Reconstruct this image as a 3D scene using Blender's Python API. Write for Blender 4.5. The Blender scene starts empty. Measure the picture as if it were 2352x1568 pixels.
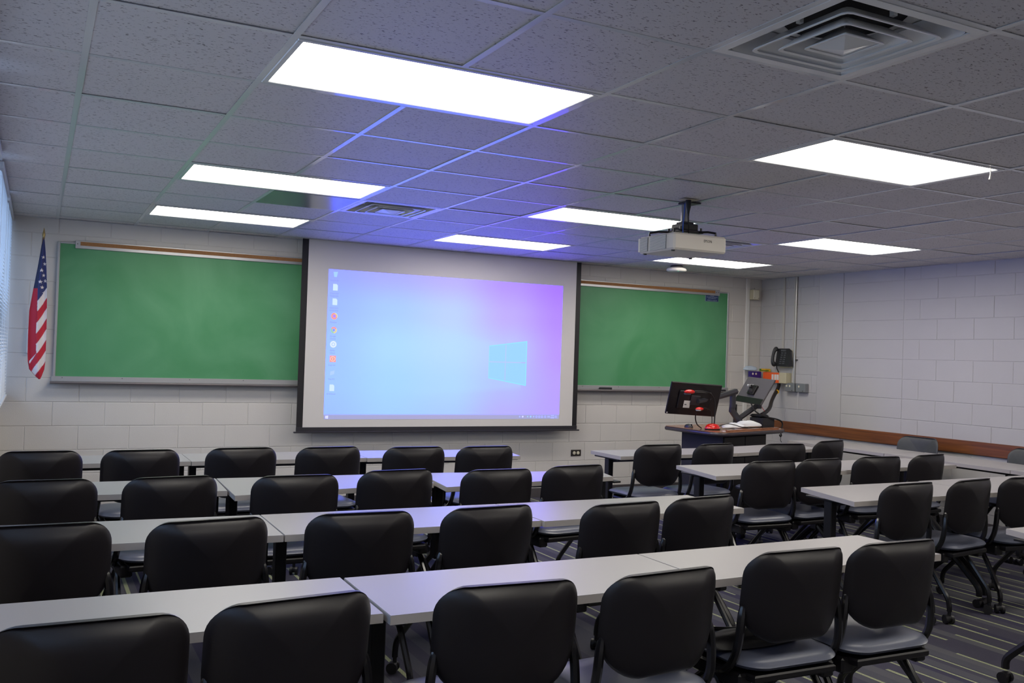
import bpy, bmesh, math, random
from mathutils import Matrix, Vector
random.seed(7)
PI = math.pi
SC = bpy.context.scene
COL = SC.collection

# ------------------------------------------------------------------ camera
f_px, yaw, pitch, roll = 2131.68, 0.472772, 0.0155652, 0.0326034
cam_d = bpy.data.cameras.new('camera'); cam = bpy.data.objects.new('camera', cam_d); COL.objects.link(cam)
cam_d.sensor_width = 36.0; cam_d.lens = 36.0 * f_px / 2352.0
cam_d.clip_start = 0.02; cam_d.clip_end = 200
fw = Vector((math.sin(yaw)*math.cos(pitch), math.cos(yaw)*math.cos(pitch), math.sin(pitch)))
r0 = Vector((math.cos(yaw), -math.sin(yaw), 0)); u0 = r0.cross(fw)
rt = r0*math.cos(roll) + u0*math.sin(roll); up = -r0*math.sin(roll) + u0*math.cos(roll)
cam.matrix_world = Matrix(((rt.x, up.x, -fw.x, 0), (rt.y, up.y, -fw.y, 0), (rt.z, up.z, -fw.z, 1.507), (0, 0, 0, 1)))
SC.camera = cam

# ------------------------------------------------------------------ world, exposure
W = bpy.data.worlds.new('world'); SC.world = W; W.use_nodes = True
W.node_tree.nodes['Background'].inputs[0].default_value = (0.42, 0.62, 1.0, 1)
W.node_tree.nodes['Background'].inputs[1].default_value = 2.5
SC.view_settings.view_transform = 'Standard'; SC.view_settings.look = 'None'
SC.view_settings.gamma = 1.0; SC.view_settings.use_curve_mapping = False
SC.view_settings.exposure = 0.0
LAMP = 11.0          # radiance of the ceiling diffusers

# ------------------------------------------------------------------ materials
def lin(c):
    return tuple(((x/255)/12.92 if x/255 <= .04045 else ((x/255+.055)/1.055)**2.4) for x in c)

def mat(name, c, rough=.6, metal=0., spec=.5, var=0., vscale=20., bump=0., bscale=200., emit=None, es=1., alpha=None, trans=0., coat=0.):
    m = bpy.data.materials.new(name); m.use_nodes = True; nt = m.node_tree; b = nt.nodes['Principled BSDF']
    col = lin(c) + (1,)
    b.inputs['Base Color'].default_value = col; b.inputs['Roughness'].default_value = rough
    b.inputs['Metallic'].default_value = metal; b.inputs['Specular IOR Level'].default_value = spec
    b.inputs['Coat Weight'].default_value = coat
    if trans: b.inputs['Transmission Weight'].default_value = trans
    if alpha is not None: b.inputs['Alpha'].default_value = alpha
    tc = nt.nodes.new('ShaderNodeTexCoord')
    if var:
        n = nt.nodes.new('ShaderNodeTexNoise'); n.inputs['Scale'].default_value = vscale; n.inputs['Detail'].default_value = 4
        nt.links.new(tc.outputs['Object'], n.inputs['Vector'])
        mx = nt.nodes.new('ShaderNodeMix'); mx.data_type = 'RGBA'
        mx.inputs['A'].default_value = tuple(x*(1-var) for x in col[:3]) + (1,)
        mx.inputs['B'].default_value = tuple(min(1, x*(1+var)) for x in col[:3]) + (1,)
        nt.links.new(n.outputs['Fac'], mx.inputs['Factor']); nt.links.new(mx.outputs['Result'], b.inputs['Base Color'])
    if bump:
        n2 = nt.nodes.new('ShaderNodeTexNoise'); n2.inputs['Scale'].default_value = bscale; n2.inputs['Detail'].default_value = 3
        nt.links.new(tc.outputs['Object'], n2.inputs['Vector'])
        bp = nt.nodes.new('ShaderNodeBump'); bp.inputs['Strength'].default_value = bump; bp.inputs['Distance'].default_value = .002
        nt.links.new(n2.outputs['Fac'], bp.inputs['Height']); nt.links.new(bp.outputs['Normal'], b.inputs['Normal'])
    if emit is not None:
        b.inputs['Emission Color'].default_value = tuple(emit) + (1,); b.inputs['Emission Strength'].default_value = es
    return m

M = {}
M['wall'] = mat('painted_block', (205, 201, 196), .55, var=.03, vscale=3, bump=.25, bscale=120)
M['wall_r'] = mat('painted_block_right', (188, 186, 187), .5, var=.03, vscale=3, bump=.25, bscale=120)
M['plain'] = mat('plain_wall', (200, 198, 196), .7)
M['tee'] = mat('white_enamel_rail', (196, 199, 202), .28, spec=.8, coat=.5)
M['vent'] = mat('vent_enamel', (228, 228, 226), .28, spec=.6, var=.06, vscale=9, coat=.2)
M['dark'] = mat('black_void', (14, 13, 14), .8)
M['panelmetal'] = mat('grey_metal_panel', (120, 130, 132), .22, metal=.35, spec=.6)
M['screenfab'] = mat('screen_fabric', (212, 208, 203), .75)
M['black'] = mat('black_border', (22, 20, 24), .55, var=.1)
M['rod'] = mat('dark_grey_bar', (42, 40, 46), .45)
M['alu'] = mat('aluminium', (178, 178, 180), .38, metal=.55)
M['cork'] = mat('brown_cork', (150, 106, 66), .85, var=.2, vscale=60)
M['traydark'] = mat('tray_shaded_metal', (112, 106, 108), .45, metal=.4)  # aluminium darkened for the shadow under the tray; screws share it
M['lam'] = mat('white_laminate', (158, 155, 155), .34, spec=.45, var=.015, vscale=90)
M['edge'] = mat('grey_edge_band', (172, 166, 162), .5)
M['blackmetal'] = mat('black_powder_coat', (17, 15, 18), .42, spec=.5)
M['tube'] = mat('black_gloss_tube', (16, 15, 18), .22, spec=.7)
M['back'] = mat('black_vinyl_back', (22, 18, 22), .42, spec=.5, bump=.08, bscale=900)
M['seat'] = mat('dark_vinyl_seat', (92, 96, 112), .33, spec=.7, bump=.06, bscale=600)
M['greyback'] = mat('charcoal_vinyl', (70, 72, 74), .5, spec=.4, var=.2, vscale=14)
M['wheel'] = mat('caster_rubber', (30, 29, 32), .45)
M['wheelgrey'] = mat('caster_face', (62, 62, 66), .4)
M['rubber'] = mat('baseboard_vinyl', (74, 70, 72), .6)
M['railwood'] = mat('oak_rail', (128, 76, 36), .42, var=.22, vscale=3)
M['topwood'] = mat('lectern_wood', (142, 96, 66), .25, spec=.5, var=.14, vscale=8, coat=.3)
M['topedge'] = mat('lectern_edge', (58, 50, 56), .28, spec=.6)
M['body'] = mat('dark_cabinet', (46, 45, 48), .6, spec=.3, var=.06)
M['bodydark'] = mat('black_cabinet', (24, 22, 26), .45)
M['mon'] = mat('monitor_plastic', (20, 15, 18), .4)
M['mongrey'] = mat('monitor_grey', (84, 82, 84), .65, spec=.15)
M['arm'] = mat('dark_arm', (50, 49, 54), .42)
M['cable'] = mat('black_cable', (18, 17, 19), .5)
M['red'] = mat('red_gloss', (222, 28, 18), .22, spec=.6, coat=.4)
M['white'] = mat('white_plastic', (226, 222, 216), .4)
M['projw'] = mat('projector_plastic', (214, 208, 198), .45)
M['slot'] = mat('slot_shadow', (120, 128, 136), .6)
M['beige'] = mat('beige_metal', (198, 190, 160), .5)
M['cream'] = mat('cream_plastic', (224, 218, 196), .45)
M['blue'] = mat('dark_blue_panel', (46, 30, 120), .5)
M['orange'] = mat('orange_panel', (240, 96, 38), .5)
M['yellow'] = mat('yellow_card', (238, 178, 20), .5)
M['green'] = mat('green_card', (60, 116, 30), .5)
M['conduit'] = mat('galvanised_pipe', (196, 194, 184), .3, metal=.7)
M['raceway'] = mat('painted_raceway', (192, 188, 182), .5)
M['racelight'] = mat('white_raceway', (222, 220, 216), .45)
M['box'] = mat('grey_junction_box', (140, 143, 146), .42, metal=.35)
M['phone'] = mat('black_phone', (38, 38, 42), .4)
M['phonekeys'] = mat('phone_keys', (82, 84, 88), .5)
M['sign'] = mat('blue_sign', (38, 62, 104), .4)
M['signrim'] = mat('sign_rim', (120, 150, 152), .4)
M['signtext'] = mat('sign_text', (176, 186, 206), .5)
M['text'] = mat('dark_print', (34, 33, 36), .5)
M['gold'] = mat('gilt_spear', (176, 150, 96), .35, metal=.6)
M['polewood'] = mat('staff_wood', (120, 90, 60), .5)
M['slat'] = mat('white_slat', (222, 226, 230), .4)
M['frame'] = mat('window_frame', (150, 170, 176), .4, metal=.3)
M['glass'] = mat('window_glass', (235, 245, 245), .02, alpha=.15)
M['bluecable'] = mat('blue_cable', (50, 92, 190), .5)
M['pipe'] = mat('grey_pipe', (122, 120, 120), .4, metal=.5)
M['steel'] = mat('outlet_steel', (92, 88, 84), .35, metal=.8)
M['led'] = mat('green_led', (40, 220, 120), .5, emit=(.1, 1, .4), es=1.5)
M['bagfilm'] = mat('clear_film', (205, 222, 240), .18, spec=.7, alpha=.62)
M['paper'] = mat('crumpled_white', (222, 224, 228), .5)
M['bag'] = mat('black_nylon', (12, 10, 12), .5, bump=.3, bscale=400)
M['steelbright'] = mat('webcam_silver', (176, 176, 180), .3, metal=.4)
M['lens'] = mat('lamp_diffuser', (250, 248, 240), .4, emit=(1.0, .94, .84), es=LAMP)

def lamp_material():                       # prismatic cover, a little brighter under its two tubes
    m = M['lens']; nt = m.node_tree; b = nt.nodes['Principled BSDF']
    tc = nt.nodes.new('ShaderNodeTexCoord'); sp = nt.nodes.new('ShaderNodeSeparateXYZ')
    nt.links.new(tc.outputs['Object'], sp.inputs[0])
    a = nt.nodes.new('ShaderNodeMath'); a.operation = 'MULTIPLY'; a.inputs[1].default_value = 2*PI/.30
    nt.links.new(sp.outputs['Y'], a.inputs[0])
    c = nt.nodes.new('ShaderNodeMath'); c.operation = 'COSINE'; nt.links.new(a.outputs[0], c.inputs[0])
    d = nt.nodes.new('ShaderNodeMath'); d.operation = 'MULTIPLY_ADD'; d.inputs[1].default_value = -.18*LAMP; d.inputs[2].default_value = LAMP
    nt.links.new(c.outputs[0], d.inputs[0]); nt.links.new(d.outputs[0], b.inputs['Emission Strength'])
lamp_material()

def tile_material():
    m = bpy.data.materials.new('acoustic_tile'); m.use_nodes = True; nt = m.node_tree; b = nt.nodes['Principled BSDF']
    b.inputs['Roughness'].default_value = .5; b.inputs['Specular IOR Level'].default_value = .4
    g = nt.nodes.new('ShaderNodeNewGeometry'); mp = nt.nodes.new('ShaderNodeMapping'); mp.inputs['Scale'].default_value = (1, 1.9, 1)
    nt.links.new(g.outputs['Position'], mp.inputs['Vector'])
    n = nt.nodes.new('ShaderNodeTexNoise'); n.inputs['Scale'].default_value = 62; n.inputs['Detail'].default_value = 2.5; n.inputs['Roughness'].default_value = .6
    nt.links.new(mp.outputs[0], n.inputs['Vector'])
    r = nt.nodes.new('ShaderNodeValToRGB'); r.color_ramp.elements[0].position = .33; r.color_ramp.elements[1].position = .40
    r.color_ramp.elements[0].color = lin((112, 106, 106)) + (1,); r.color_ramp.elements[1].color = lin((206, 202, 202)) + (1,)
    nt.links.new(n.outputs['Fac'], r.inputs[0]); nt.links.new(r.outputs[0], b.inputs['Base Color'])
    bp = nt.nodes.new('ShaderNodeBump'); bp.inputs['Strength'].default_value = .5; bp.inputs['Distance'].default_value = .002
    nt.links.new(n.outputs['Fac'], bp.inputs['Height']); nt.links.new(bp.outputs[0], b.inputs['Normal'])
    return m
M['tile'] = tile_material()

def board_material():
    m = bpy.data.materials.new('chalkboard_green'); m.use_nodes = True; nt = m.node_tree; b = nt.nodes['Principled BSDF']
    b.inputs['Roughness'].default_value = .48; b.inputs['Specular IOR Level'].default_value = .35
    g = nt.nodes.new('ShaderNodeNewGeometry')
    n = nt.nodes.new('ShaderNodeTexNoise'); n.inputs['Scale'].default_value = 1.3; n.inputs['Detail'].default_value = 6; n.inputs['Distortion'].default_value = 1.2
    nt.links.new(g.outputs['Position'], n.inputs['Vector'])
    r = nt.nodes.new('ShaderNodeValToRGB'); r.color_ramp.elements[0].position = .35; r.color_ramp.elements[1].position = .75
    r.color_ramp.elements[0].color = lin((72, 138, 92)) + (1,); r.color_ramp.elements[1].color = lin((94, 154, 112)) + (1,)
    nt.links.new(n.outputs['Fac'], r.inputs[0]); nt.links.new(r.outputs[0], b.inputs['Base Color'])
    return m
M['board'] = board_material()

def carpet_material():
    m = bpy.data.materials.new('striped_carpet'); m.use_nodes = True; nt = m.node_tree; N = nt.nodes; L = nt.links
    b = N['Principled BSDF']; b.inputs['Roughness'].default_value = .95; b.inputs['Specular IOR Level'].default_value = .08
    g = N.new('ShaderNodeNewGeometry'); s = N.new('ShaderNodeSeparateXYZ'); L.new(g.outputs['Position'], s.inputs[0])
    def math_(op, a, b_=None, c_=None):
        n = N.new('ShaderNodeMath'); n.operation = op
        for i, v in enumerate((a, b_, c_)):
            if v is None: continue
            if hasattr(v, 'links') or hasattr(v, 'node'): L.new(v, n.inputs[i])
            else: n.inputs[i].default_value = v
        return n.outputs[0]
    def wn(v):
        w = N.new('ShaderNodeTexWhiteNoise'); w.noise_dimensions = '1D'; L.new(v, w.inputs['W']); return w.outputs['Value']
    x = s.outputs['X']; y = s.outputs['Y']
    u = math_('MULTIPLY', x, 1/.15); iu = math_('FLOOR', u); fu = math_('SUBTRACT', u, iu)
    rnd = wn(iu)
    # broad bands of navy and grey
    v = math_('MULTIPLY', x, 1/.075); rb = wn(math_('FLOOR', v))
    ramp = N.new('ShaderNodeValToRGB'); ramp.color_ramp.interpolation = 'CONSTANT'
    e = ramp.color_ramp.elements; e[0].color = lin((80, 78, 92)) + (1,); e[1].position = .35; e[1].color = lin((92, 92, 100)) + (1,)
    for p, c in ((.6, (72, 70, 90)), (.8, (100, 100, 106))):
        q = e.new(p); q.color = lin(c) + (1,)
    L.new(rb, ramp.inputs[0])
    # thin yellow-green line at a random place of each band, broken along its run
    off = math_('MULTIPLY_ADD', rnd, .5, .25); dist = math_('ABSOLUTE', math_('SUBTRACT', fu, off))
    line = math_('LESS_THAN', dist, math_('MULTIPLY_ADD', rnd, .045, .04))
    seg = math_('FLOOR', math_('ADD', math_('MULTIPLY', y, 1/.62), math_('MULTIPLY', rnd, 9.7)))
    dash = math_('GREATER_THAN', wn(math_('ADD', seg, math_('MULTIPLY', iu, 37.3))), .18)
    nz = N.new('ShaderNodeTexNoise'); nz.inputs['Scale'].default_value = 260; L.new(g.outputs['Position'], nz.inputs['Vector'])
    speck = math_('GREATER_THAN', nz.outputs['Fac'], .42)
    fac = math_('MULTIPLY', math_('MULTIPLY', line, dash), math_('MULTIPLY_ADD', speck, .75, .2))
    mx = N.new('ShaderNodeMix'); mx.data_type = 'RGBA'; L.new(fac, mx.inputs['Factor']); L.new(ramp.outputs[0], mx.inputs['A'])
    mx.inputs['B'].default_value = lin((180, 186, 146)) + (1,)
    nz2 = N.new('ShaderNodeTexNoise'); nz2.inputs['Scale'].default_value = 420; L.new(g.outputs['Position'], nz2.inputs['Vector'])
    mu = N.new('ShaderNodeMix'); mu.data_type = 'RGBA'; mu.blend_type = 'MULTIPLY'; mu.inputs['Factor'].default_value = 1
    L.new(mx.outputs['Result'], mu.inputs['A'])
    rr = N.new('ShaderNodeValToRGB'); rr.color_ramp.elements[0].position = .3; rr.color_ramp.elements[0].color = (.55, .55, .55, 1); rr.color_ramp.elements[1].position = .7
    L.new(nz2.outputs['Fac'], rr.inputs[0]); L.new(rr.outputs[0], mu.inputs['B'])
    L.new(mu.outputs['Result'], b.inputs['Base Color'])
    bp = N.new('ShaderNodeBump'); bp.inputs['Strength'].default_value = .6; bp.inputs['Distance'].default_value = .004
    L.new(nz2.outputs['Fac'], bp.inputs['Height']); L.new(bp.outputs[0], b.inputs['Normal'])
    return m
M['carpet'] = carpet_material()

def wood_grain(m, axis_scale, c1, c2):
    nt = m.node_tree; b = nt.nodes['Principled BSDF']
    g = nt.nodes.new('ShaderNodeNewGeometry'); mp = nt.nodes.new('ShaderNodeMapping'); mp.inputs['Scale'].default_value = axis_scale
    nt.links.new(g.outputs['Position'], mp.inputs['Vector'])
    n = nt.nodes.new('ShaderNodeTexNoise'); n.inputs['Scale'].default_value = 6; n.inputs['Detail'].default_value = 6; n.inputs['Distortion'].default_value = .6
    nt.links.new(mp.outputs[0], n.inputs['Vector'])
    r = nt.nodes.new('ShaderNodeValToRGB'); r.color_ramp.elements[0].position = .3; r.color_ramp.elements[1].position = .7
    r.color_ramp.elements[0].color = lin(c1) + (1,); r.color_ramp.elements[1].color = lin(c2) + (1,)
    nt.links.new(n.outputs['Fac'], r.inputs[0]); nt.links.new(r.outputs[0], b.inputs['Base Color'])
wood_grain(M['railwood'], (1, .35, 9), (96, 54, 28), (134, 80, 40))
wood_grain(M['topwood'], (1, 6, 6), (124, 82, 58), (158, 108, 78))

def attr_material(name, emission=False, rough=.7, es=1., base=None):
    m = bpy.data.materials.new(name); m.use_nodes = True; nt = m.node_tree; b = nt.nodes['Principled BSDF']
    a = nt.nodes.new('ShaderNodeAttribute'); a.attribute_name = 'col'
    b.inputs['Roughness'].default_value = rough
    if emission:
        b.inputs['Base Color'].default_value = base + (1,)
        nt.links.new(a.outputs['Color'], b.inputs['Emission Color']); b.inputs['Emission Strength'].default_value = es
    else:
        nt.links.new(a.outputs['Color'], b.inputs['Base Color'])
    return m

# ------------------------------------------------------------------ mesh builder
class MB:
    def __init__(s): s.v = []; s.f = []; s.m = Matrix.Identity(4)
    def add(s, vs, fs):
        n = len(s.v); s.v += [tuple(s.m @ Vector(p)) for p in vs]; s.f += [tuple(i+n for i in f) for f in fs]
    def box(s, a, b, ch=0.):
        x0, y0, z0 = (min(a[i], b[i]) for i in range(3)); x1, y1, z1 = (max(a[i], b[i]) for i in range(3))
        if ch <= 0:
            s.add([(x, y, z) for x in (x0, x1) for y in (y0, y1) for z in (z0, z1)],
                  [(0, 1, 3, 2), (4, 6, 7, 5), (0, 4, 5, 1), (2, 3, 7, 6), (0, 2, 6, 4), (1, 5, 7, 3)])
        else:
            ch = min(ch, (x1-x0)*.45, (y1-y0)*.45, (z1-z0)*.45)
            V = []; idx = {}
            for i, x in enumerate((x0, x1)):
                for j, y in enumerate((y0, y1)):
                    for k, z in enumerate((z0, z1)):
                        X = x+ch*(1-2*i); Y = y+ch*(1-2*j); Z = z+ch*(1-2*k)
                        idx[i, j, k] = len(V); V += [(x, Y, Z), (X, y, Z), (X, Y, z)]
            I = lambda i, j, k, a_: idx[i, j, k]+a_
            F = []
            for i in (0, 1):
                F += [(I(i, 0, 0, 0), I(i, 1, 0, 0), I(i, 1, 1, 0), I(i, 0, 1, 0)), (I(0, i, 0, 1), I(1, i, 0, 1), I(1, i, 1, 1), I(0, i, 1, 1)),
                      (I(0, 0, i, 2), I(1, 0, i, 2), I(1, 1, i, 2), I(0, 1, i, 2))]
                for j in (0, 1):
                    F += [(I(0, i, j, 1), I(1, i, j, 1), I(1, i, j, 2), I(0, i, j, 2)), (I(i, 0, j, 0), I(i, 1, j, 0), I(i, 1, j, 2), I(i, 0, j, 2)),
                          (I(i, j, 0, 0), I(i, j, 1, 0), I(i, j, 1, 1), I(i, j, 0, 1))]
                    for k in (0, 1): F.append((I(i, j, k, 0), I(i, j, k, 1), I(i, j, k, 2)))
            s.add(V, F)
        return s
    def prism(s, poly, z0, z1, ch=0.):
        n = len(poly)
        if ch:
            c = (sum(p[0] for p in poly)/n, sum(p[1] for p in poly)/n)
            def ins(p):
                d = Vector((c[0]-p[0], c[1]-p[1])); d = d.normalized()*ch*1.3; return (p[0]+d.x, p[1]+d.y)
            rings = [([ins(p) for p in poly], z0), (poly, z0+ch), (poly, z1-ch), ([ins(p) for p in poly], z1)]
        else: rings = [(poly, z0), (poly, z1)]
        V = [(p[0], p[1], z) for r, z in rings for p in r]; F = []
        for k in range(len(rings)-1):
            F += [(k*n+i, k*n+(i+1) % n, (k+1)*n+(i+1) % n, (k+1)*n+i) for i in range(n)]
        F += [tuple(range(n)), tuple((len(rings)-1)*n+i for i in range(n))]
        s.add(V, F); return s
    def tube(s, path, r, seg=8, caps=True):
        P = [Vector(p) for p in path]; n = len(P); rad = list(r) if isinstance(r, (list, tuple)) else [r]*n
        if len(rad) != n:                  # spread the given radii along the path
            k_ = len(rad)-1; rad = [rad[int(i*k_/(n-1))]*(1-(i*k_/(n-1)) % 1) + rad[min(k_, int(i*k_/(n-1))+1)]*((i*k_/(n-1)) % 1) for i in range(n)]
        T = []
        for i in range(n):
            a = P[max(0, i-1)]; b = P[min(n-1, i+1)]; T.append((b-a).normalized())
        ref = Vector((0, 0, 1)) if abs(T[0].z) < .9 else Vector((1, 0, 0))
        nrm = T[0].cross(ref).normalized(); V = []; F = []
        for i in range(n):
            nrm = (nrm - T[i]*nrm.dot(T[i])).normalized(); bn = T[i].cross(nrm)
            for k in range(seg):
                a = 2*PI*k/seg; V.append(tuple(P[i] + (nrm*math.cos(a)+bn*math.sin(a))*rad[i]))
        for i in range(n-1):
            for k in range(seg): F.append((i*seg+k, i*seg+(k+1) % seg, (i+1)*seg+(k+1) % seg, (i+1)*seg+k))
        if caps: F += [tuple(range(seg)), tuple((n-1)*seg+k for k in range(seg))]
        s.add(V, F); return s
    def lathe(s, prof, seg=24, c=(0, 0, 0)):
        V = []; F = []; n = len(prof)
        for r, z in prof:
            for k in range(seg):
                a = 2*PI*k/seg; V.append((c[0]+r*math.cos(a), c[1]+r*math.sin(a), c[2]+z))
        for i in range(n-1):
            for k in range(seg): F.append((i*seg+k, i*seg+(k+1) % seg, (i+1)*seg+(k+1) % seg, (i+1)*seg+k))
        F += [tuple(range(seg)), tuple((n-1)*seg+k for k in range(seg))]
        s.add(V, F); return s
    def cyl(s, a, b, r, seg=12): return s.tube([a, b], r, seg)

def mesh_from(name, V, F, m, smooth=True, ang=35):
    me = bpy.data.meshes.new(name); me.from_pydata(V, [], F); me.update()
    bm = bmesh.new(); bm.from_mesh(me)
    bmesh.ops.recalc_face_normals(bm, faces=bm.faces); bm.to_mesh(me); bm.free()
    if smooth:
        me.polygons.foreach_set('use_smooth', [True]*len(me.polygons))
        try: me.set_sharp_from_angle(angle=math.radians(ang))
        except Exception: pass
    for mm in (m if isinstance(m, (list, tuple)) else [m]): me.materials.append(mm)
    return me

def origin_of(o):
    v = Vector((0, 0, 0))
    while o is not None: v += o.location; o = o.parent
    return v

def part(name, mb, m, parent=None, smooth=True, ang=35, world=True):
    """link a builder's geometry as one mesh object; with world=True its coordinates are room coordinates"""
    V = mb.v
    if parent is not None and world:
        o = origin_of(parent); V = [(a-o.x, b-o.y, c-o.z) for a, b, c in V]
    me = mesh_from(name, V, mb.f, m, smooth, ang)
    ob = bpy.data.objects.new(name, me); COL.objects.link(ob)
    if parent is not None: ob.parent = parent
    return ob

def thing(name, label, cat, loc=(0, 0, 0), group=None, rotz=0.):
    o = bpy.data.objects.new(name, None); o.empty_display_size = .1; COL.objects.link(o); o.location = loc
    o.rotation_euler = (0, 0, rotz); tag(o, label, cat, group); return o

def tag(o, label, cat, group=None):
    o['label'] = label; o['category'] = cat
    if group: o['group'] = group
    return o

def solo(name, mb, m, label, cat, group=None, **k):
    """a thing that is one mesh, its origin at its own lowest middle"""
    xs, ys, zs = zip(*mb.v); c = ((min(xs)+max(xs))/2, (min(ys)+max(ys))/2, min(zs))
    mb.v = [(a-c[0], b-c[1], d-c[2]) for a, b, d in mb.v]
    o = part(name, mb, m, None, **k); o.location = c; return tag(o, label, cat, group)

def structure(o): o['kind'] = 'structure'; return o

def dup(root, loc, label, rotz=None, group=None):
    r = root.copy(); COL.objects.link(r); r.location = loc; r['label'] = label
    if rotz is not None: r.rotation_euler = (0, 0, rotz)
    if group: r['group'] = group
    for ch in list(root.children):
        c = ch.copy(); COL.objects.link(c); c.parent = r
        for g in ch.children:
            d = g.copy(); COL.objects.link(d); d.parent = c
    return r

def text_mesh(s, size, align='CENTER'):
    cu = bpy.data.curves.new('writing', 'FONT'); cu.body = s; cu.size = size; cu.align_x = align; cu.align_y = 'CENTER'; cu.resolution_u = 2
    cu.extrude = .0003
    o = bpy.data.objects.new('writing', cu); COL.objects.link(o)
    me = bpy.data.meshes.new_from_object(o.evaluated_get(bpy.context.evaluated_depsgraph_get()))
    V = [tuple(v.co) for v in me.vertices]; F = [tuple(p.vertices) for p in me.polygons]
    bpy.data.objects.remove(o); bpy.data.curves.remove(cu); bpy.data.meshes.remove(me)
    return V, F

def put_text(mb, s, size, origin, xdir=(1, 0, 0), ydir=(0, 0, 1), width=None):
    V, F = text_mesh(s, size)
    k = 1.
    if width:
        xs = [v[0] for v in V]; k = width/(max(xs)-min(xs))
    X = Vector(xdir); Y = Vector(ydir); Z = X.cross(Y); O = Vector(origin)
    mb.add([tuple(O + X*v[0]*k + Y*v[1] + Z*v[2]) for v in V], F)

def smooth_path(P, it=2):
    P = [Vector(p) for p in P]
    for _ in range(it):
        Q = [P[0]]
        for a, b in zip(P, P[1:]): Q += [a*.75+b*.25, a*.25+b*.75]
        Q.append(P[-1]); P = Q
    return [tuple(p) for p in P]

# ------------------------------------------------------------------ room
XL, XR, YB, YF, H = -.31, 7.9, -1.6, 8.756, 2.542
T = .6096; GX, GY = .7259, 3.0618          # ceiling grid phase
fl = structure(part('floor', MB().box((XL-.1, YB-.1, -.1), (XR+.1, YF+.1, 0)), M['carpet'], smooth=False))

# ceiling: dark plenum deck, rails and lay-in tiles
ceil_o = structure(part('ceiling', MB().box((XL-.1, YB-.1, H+.12), (XR+.1, YF+.1, H+.2)), M['dark'], smooth=False))
xs = [GX+T*i for i in range(-1, 12)]; ys = [GY+T*j for j in range(-7, 10)]
lights = []
for li, (i, j) in enumerate([(0, 0), (0, 4), (0, 7), (4, 0), (4, 4), (4, 7), (8, 0), (8, 4), (8, 7), (0, -4), (4, -4), (8, -4)]): lights.append((i, j))
vents = [(2, -2), (2, 5), (7, 5)]
mid_cut = {(i+1, j) for i, j in lights}     # the long rail that would cross a fixture stops at it
def rail_v(x, y0, y1):
    mb = MB(); mb.box((x-.012, y0, H-.0015), (x+.012, y1, H+.0005)); mb.box((x-.004, y0, H), (x+.004, y1, H+.03)); return mb
for i in range(-1, 12):
    x = GX+T*i; runs = []; start = YB
    for j in range(-8, 11):
        if (i, j) in mid_cut:
            runs.append((start, GY+T*j-.012)); start = GY+T*(j+1)+.012
    runs.append((start, YF))
    for a, b in runs:
        if b > a: part('grid_rail', rail_v(x, a, b), M['tee'], ceil_o, smooth=False)
for j in range(-7, 10):
    y = GY+T*j
    mb = MB(); mb.box((XL, y-.012, H-.0010), (XR, y+.012, H+.0007)); mb.box((XL, y-.004, H), (XR, y+.004, H+.028))
    part('grid_rail', mb, M['tee'], ceil_o, smooth=False)
# wall angle round the edge
mb = MB(); mb.box((XL, YF-.022, H-.002), (XR, YF, H)); structure(part('trim_1', mb, M['tee'], smooth=False))
mb = MB(); mb.box((XR-.022, YB, H-.002), (XR, YF-.0225, H)); structure(part('trim_2', mb, M['tee'], smooth=False))
tile_me = {}
def tile(x0, y0, x1, y1):
    key = (round(x1-x0, 3), round(y1-y0, 3)); g = .003
    if key not in tile_me:
        w, d = key; mb = MB().box((g, g, 0), (w-g, d-g, .018), .0015)
        tile_me[key] = mesh_from('ceiling_tile', mb.v, mb.f, M['tile'], False)
    o = bpy.data.objects.new('ceiling_tile', tile_me[key]); COL.objects.link(o); o.parent = ceil_o
    o.location = (x0, y0, H+.0009+random.choice((0, 0, 0, .001, .0015, .003)))
    o.rotation_euler = (random.uniform(-.0012, .0012), random.uniform(-.0012, .0012), 0)
skip = set()
for i, j in lights: skip |= {(i, j), (i+1, j)}
for v in vents: skip.add(v)
skip.add((1, 5))
bx = [XL]+xs+[XR]; by = [YB]+ys+[YF]
rear = MB()
for a in range(len(bx)-1):
    for b in range(len(by)-1):
        i, j = a-2, b-8
        if (i, j) in skip: continue
        if by[b+1] < 1.2: rear.box((bx[a]+.003, by[b]+.003, H+.001), (bx[a+1]-.003, by[b+1]-.003, H+.019)); continue
        tile(bx[a], by[b], bx[a+1], by[b+1])
ro = part('rear_tiles', rear, M['tile'], ceil_o, smooth=False); ro['kind'] = 'stuff'
# blank metal panel beside the small diffuser
x0, y0 = GX+T, GY+5*T
solo('metal_ceiling_panel', MB().box((x0+.012, y0+.012, H-.003), (x0+T-.012, y0+T-.012, H+.02), .002), M['panelmetal'],
     'smooth grey metal panel in the ceiling grid, left of the small vent near the screen', 'ceiling panel')

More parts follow.
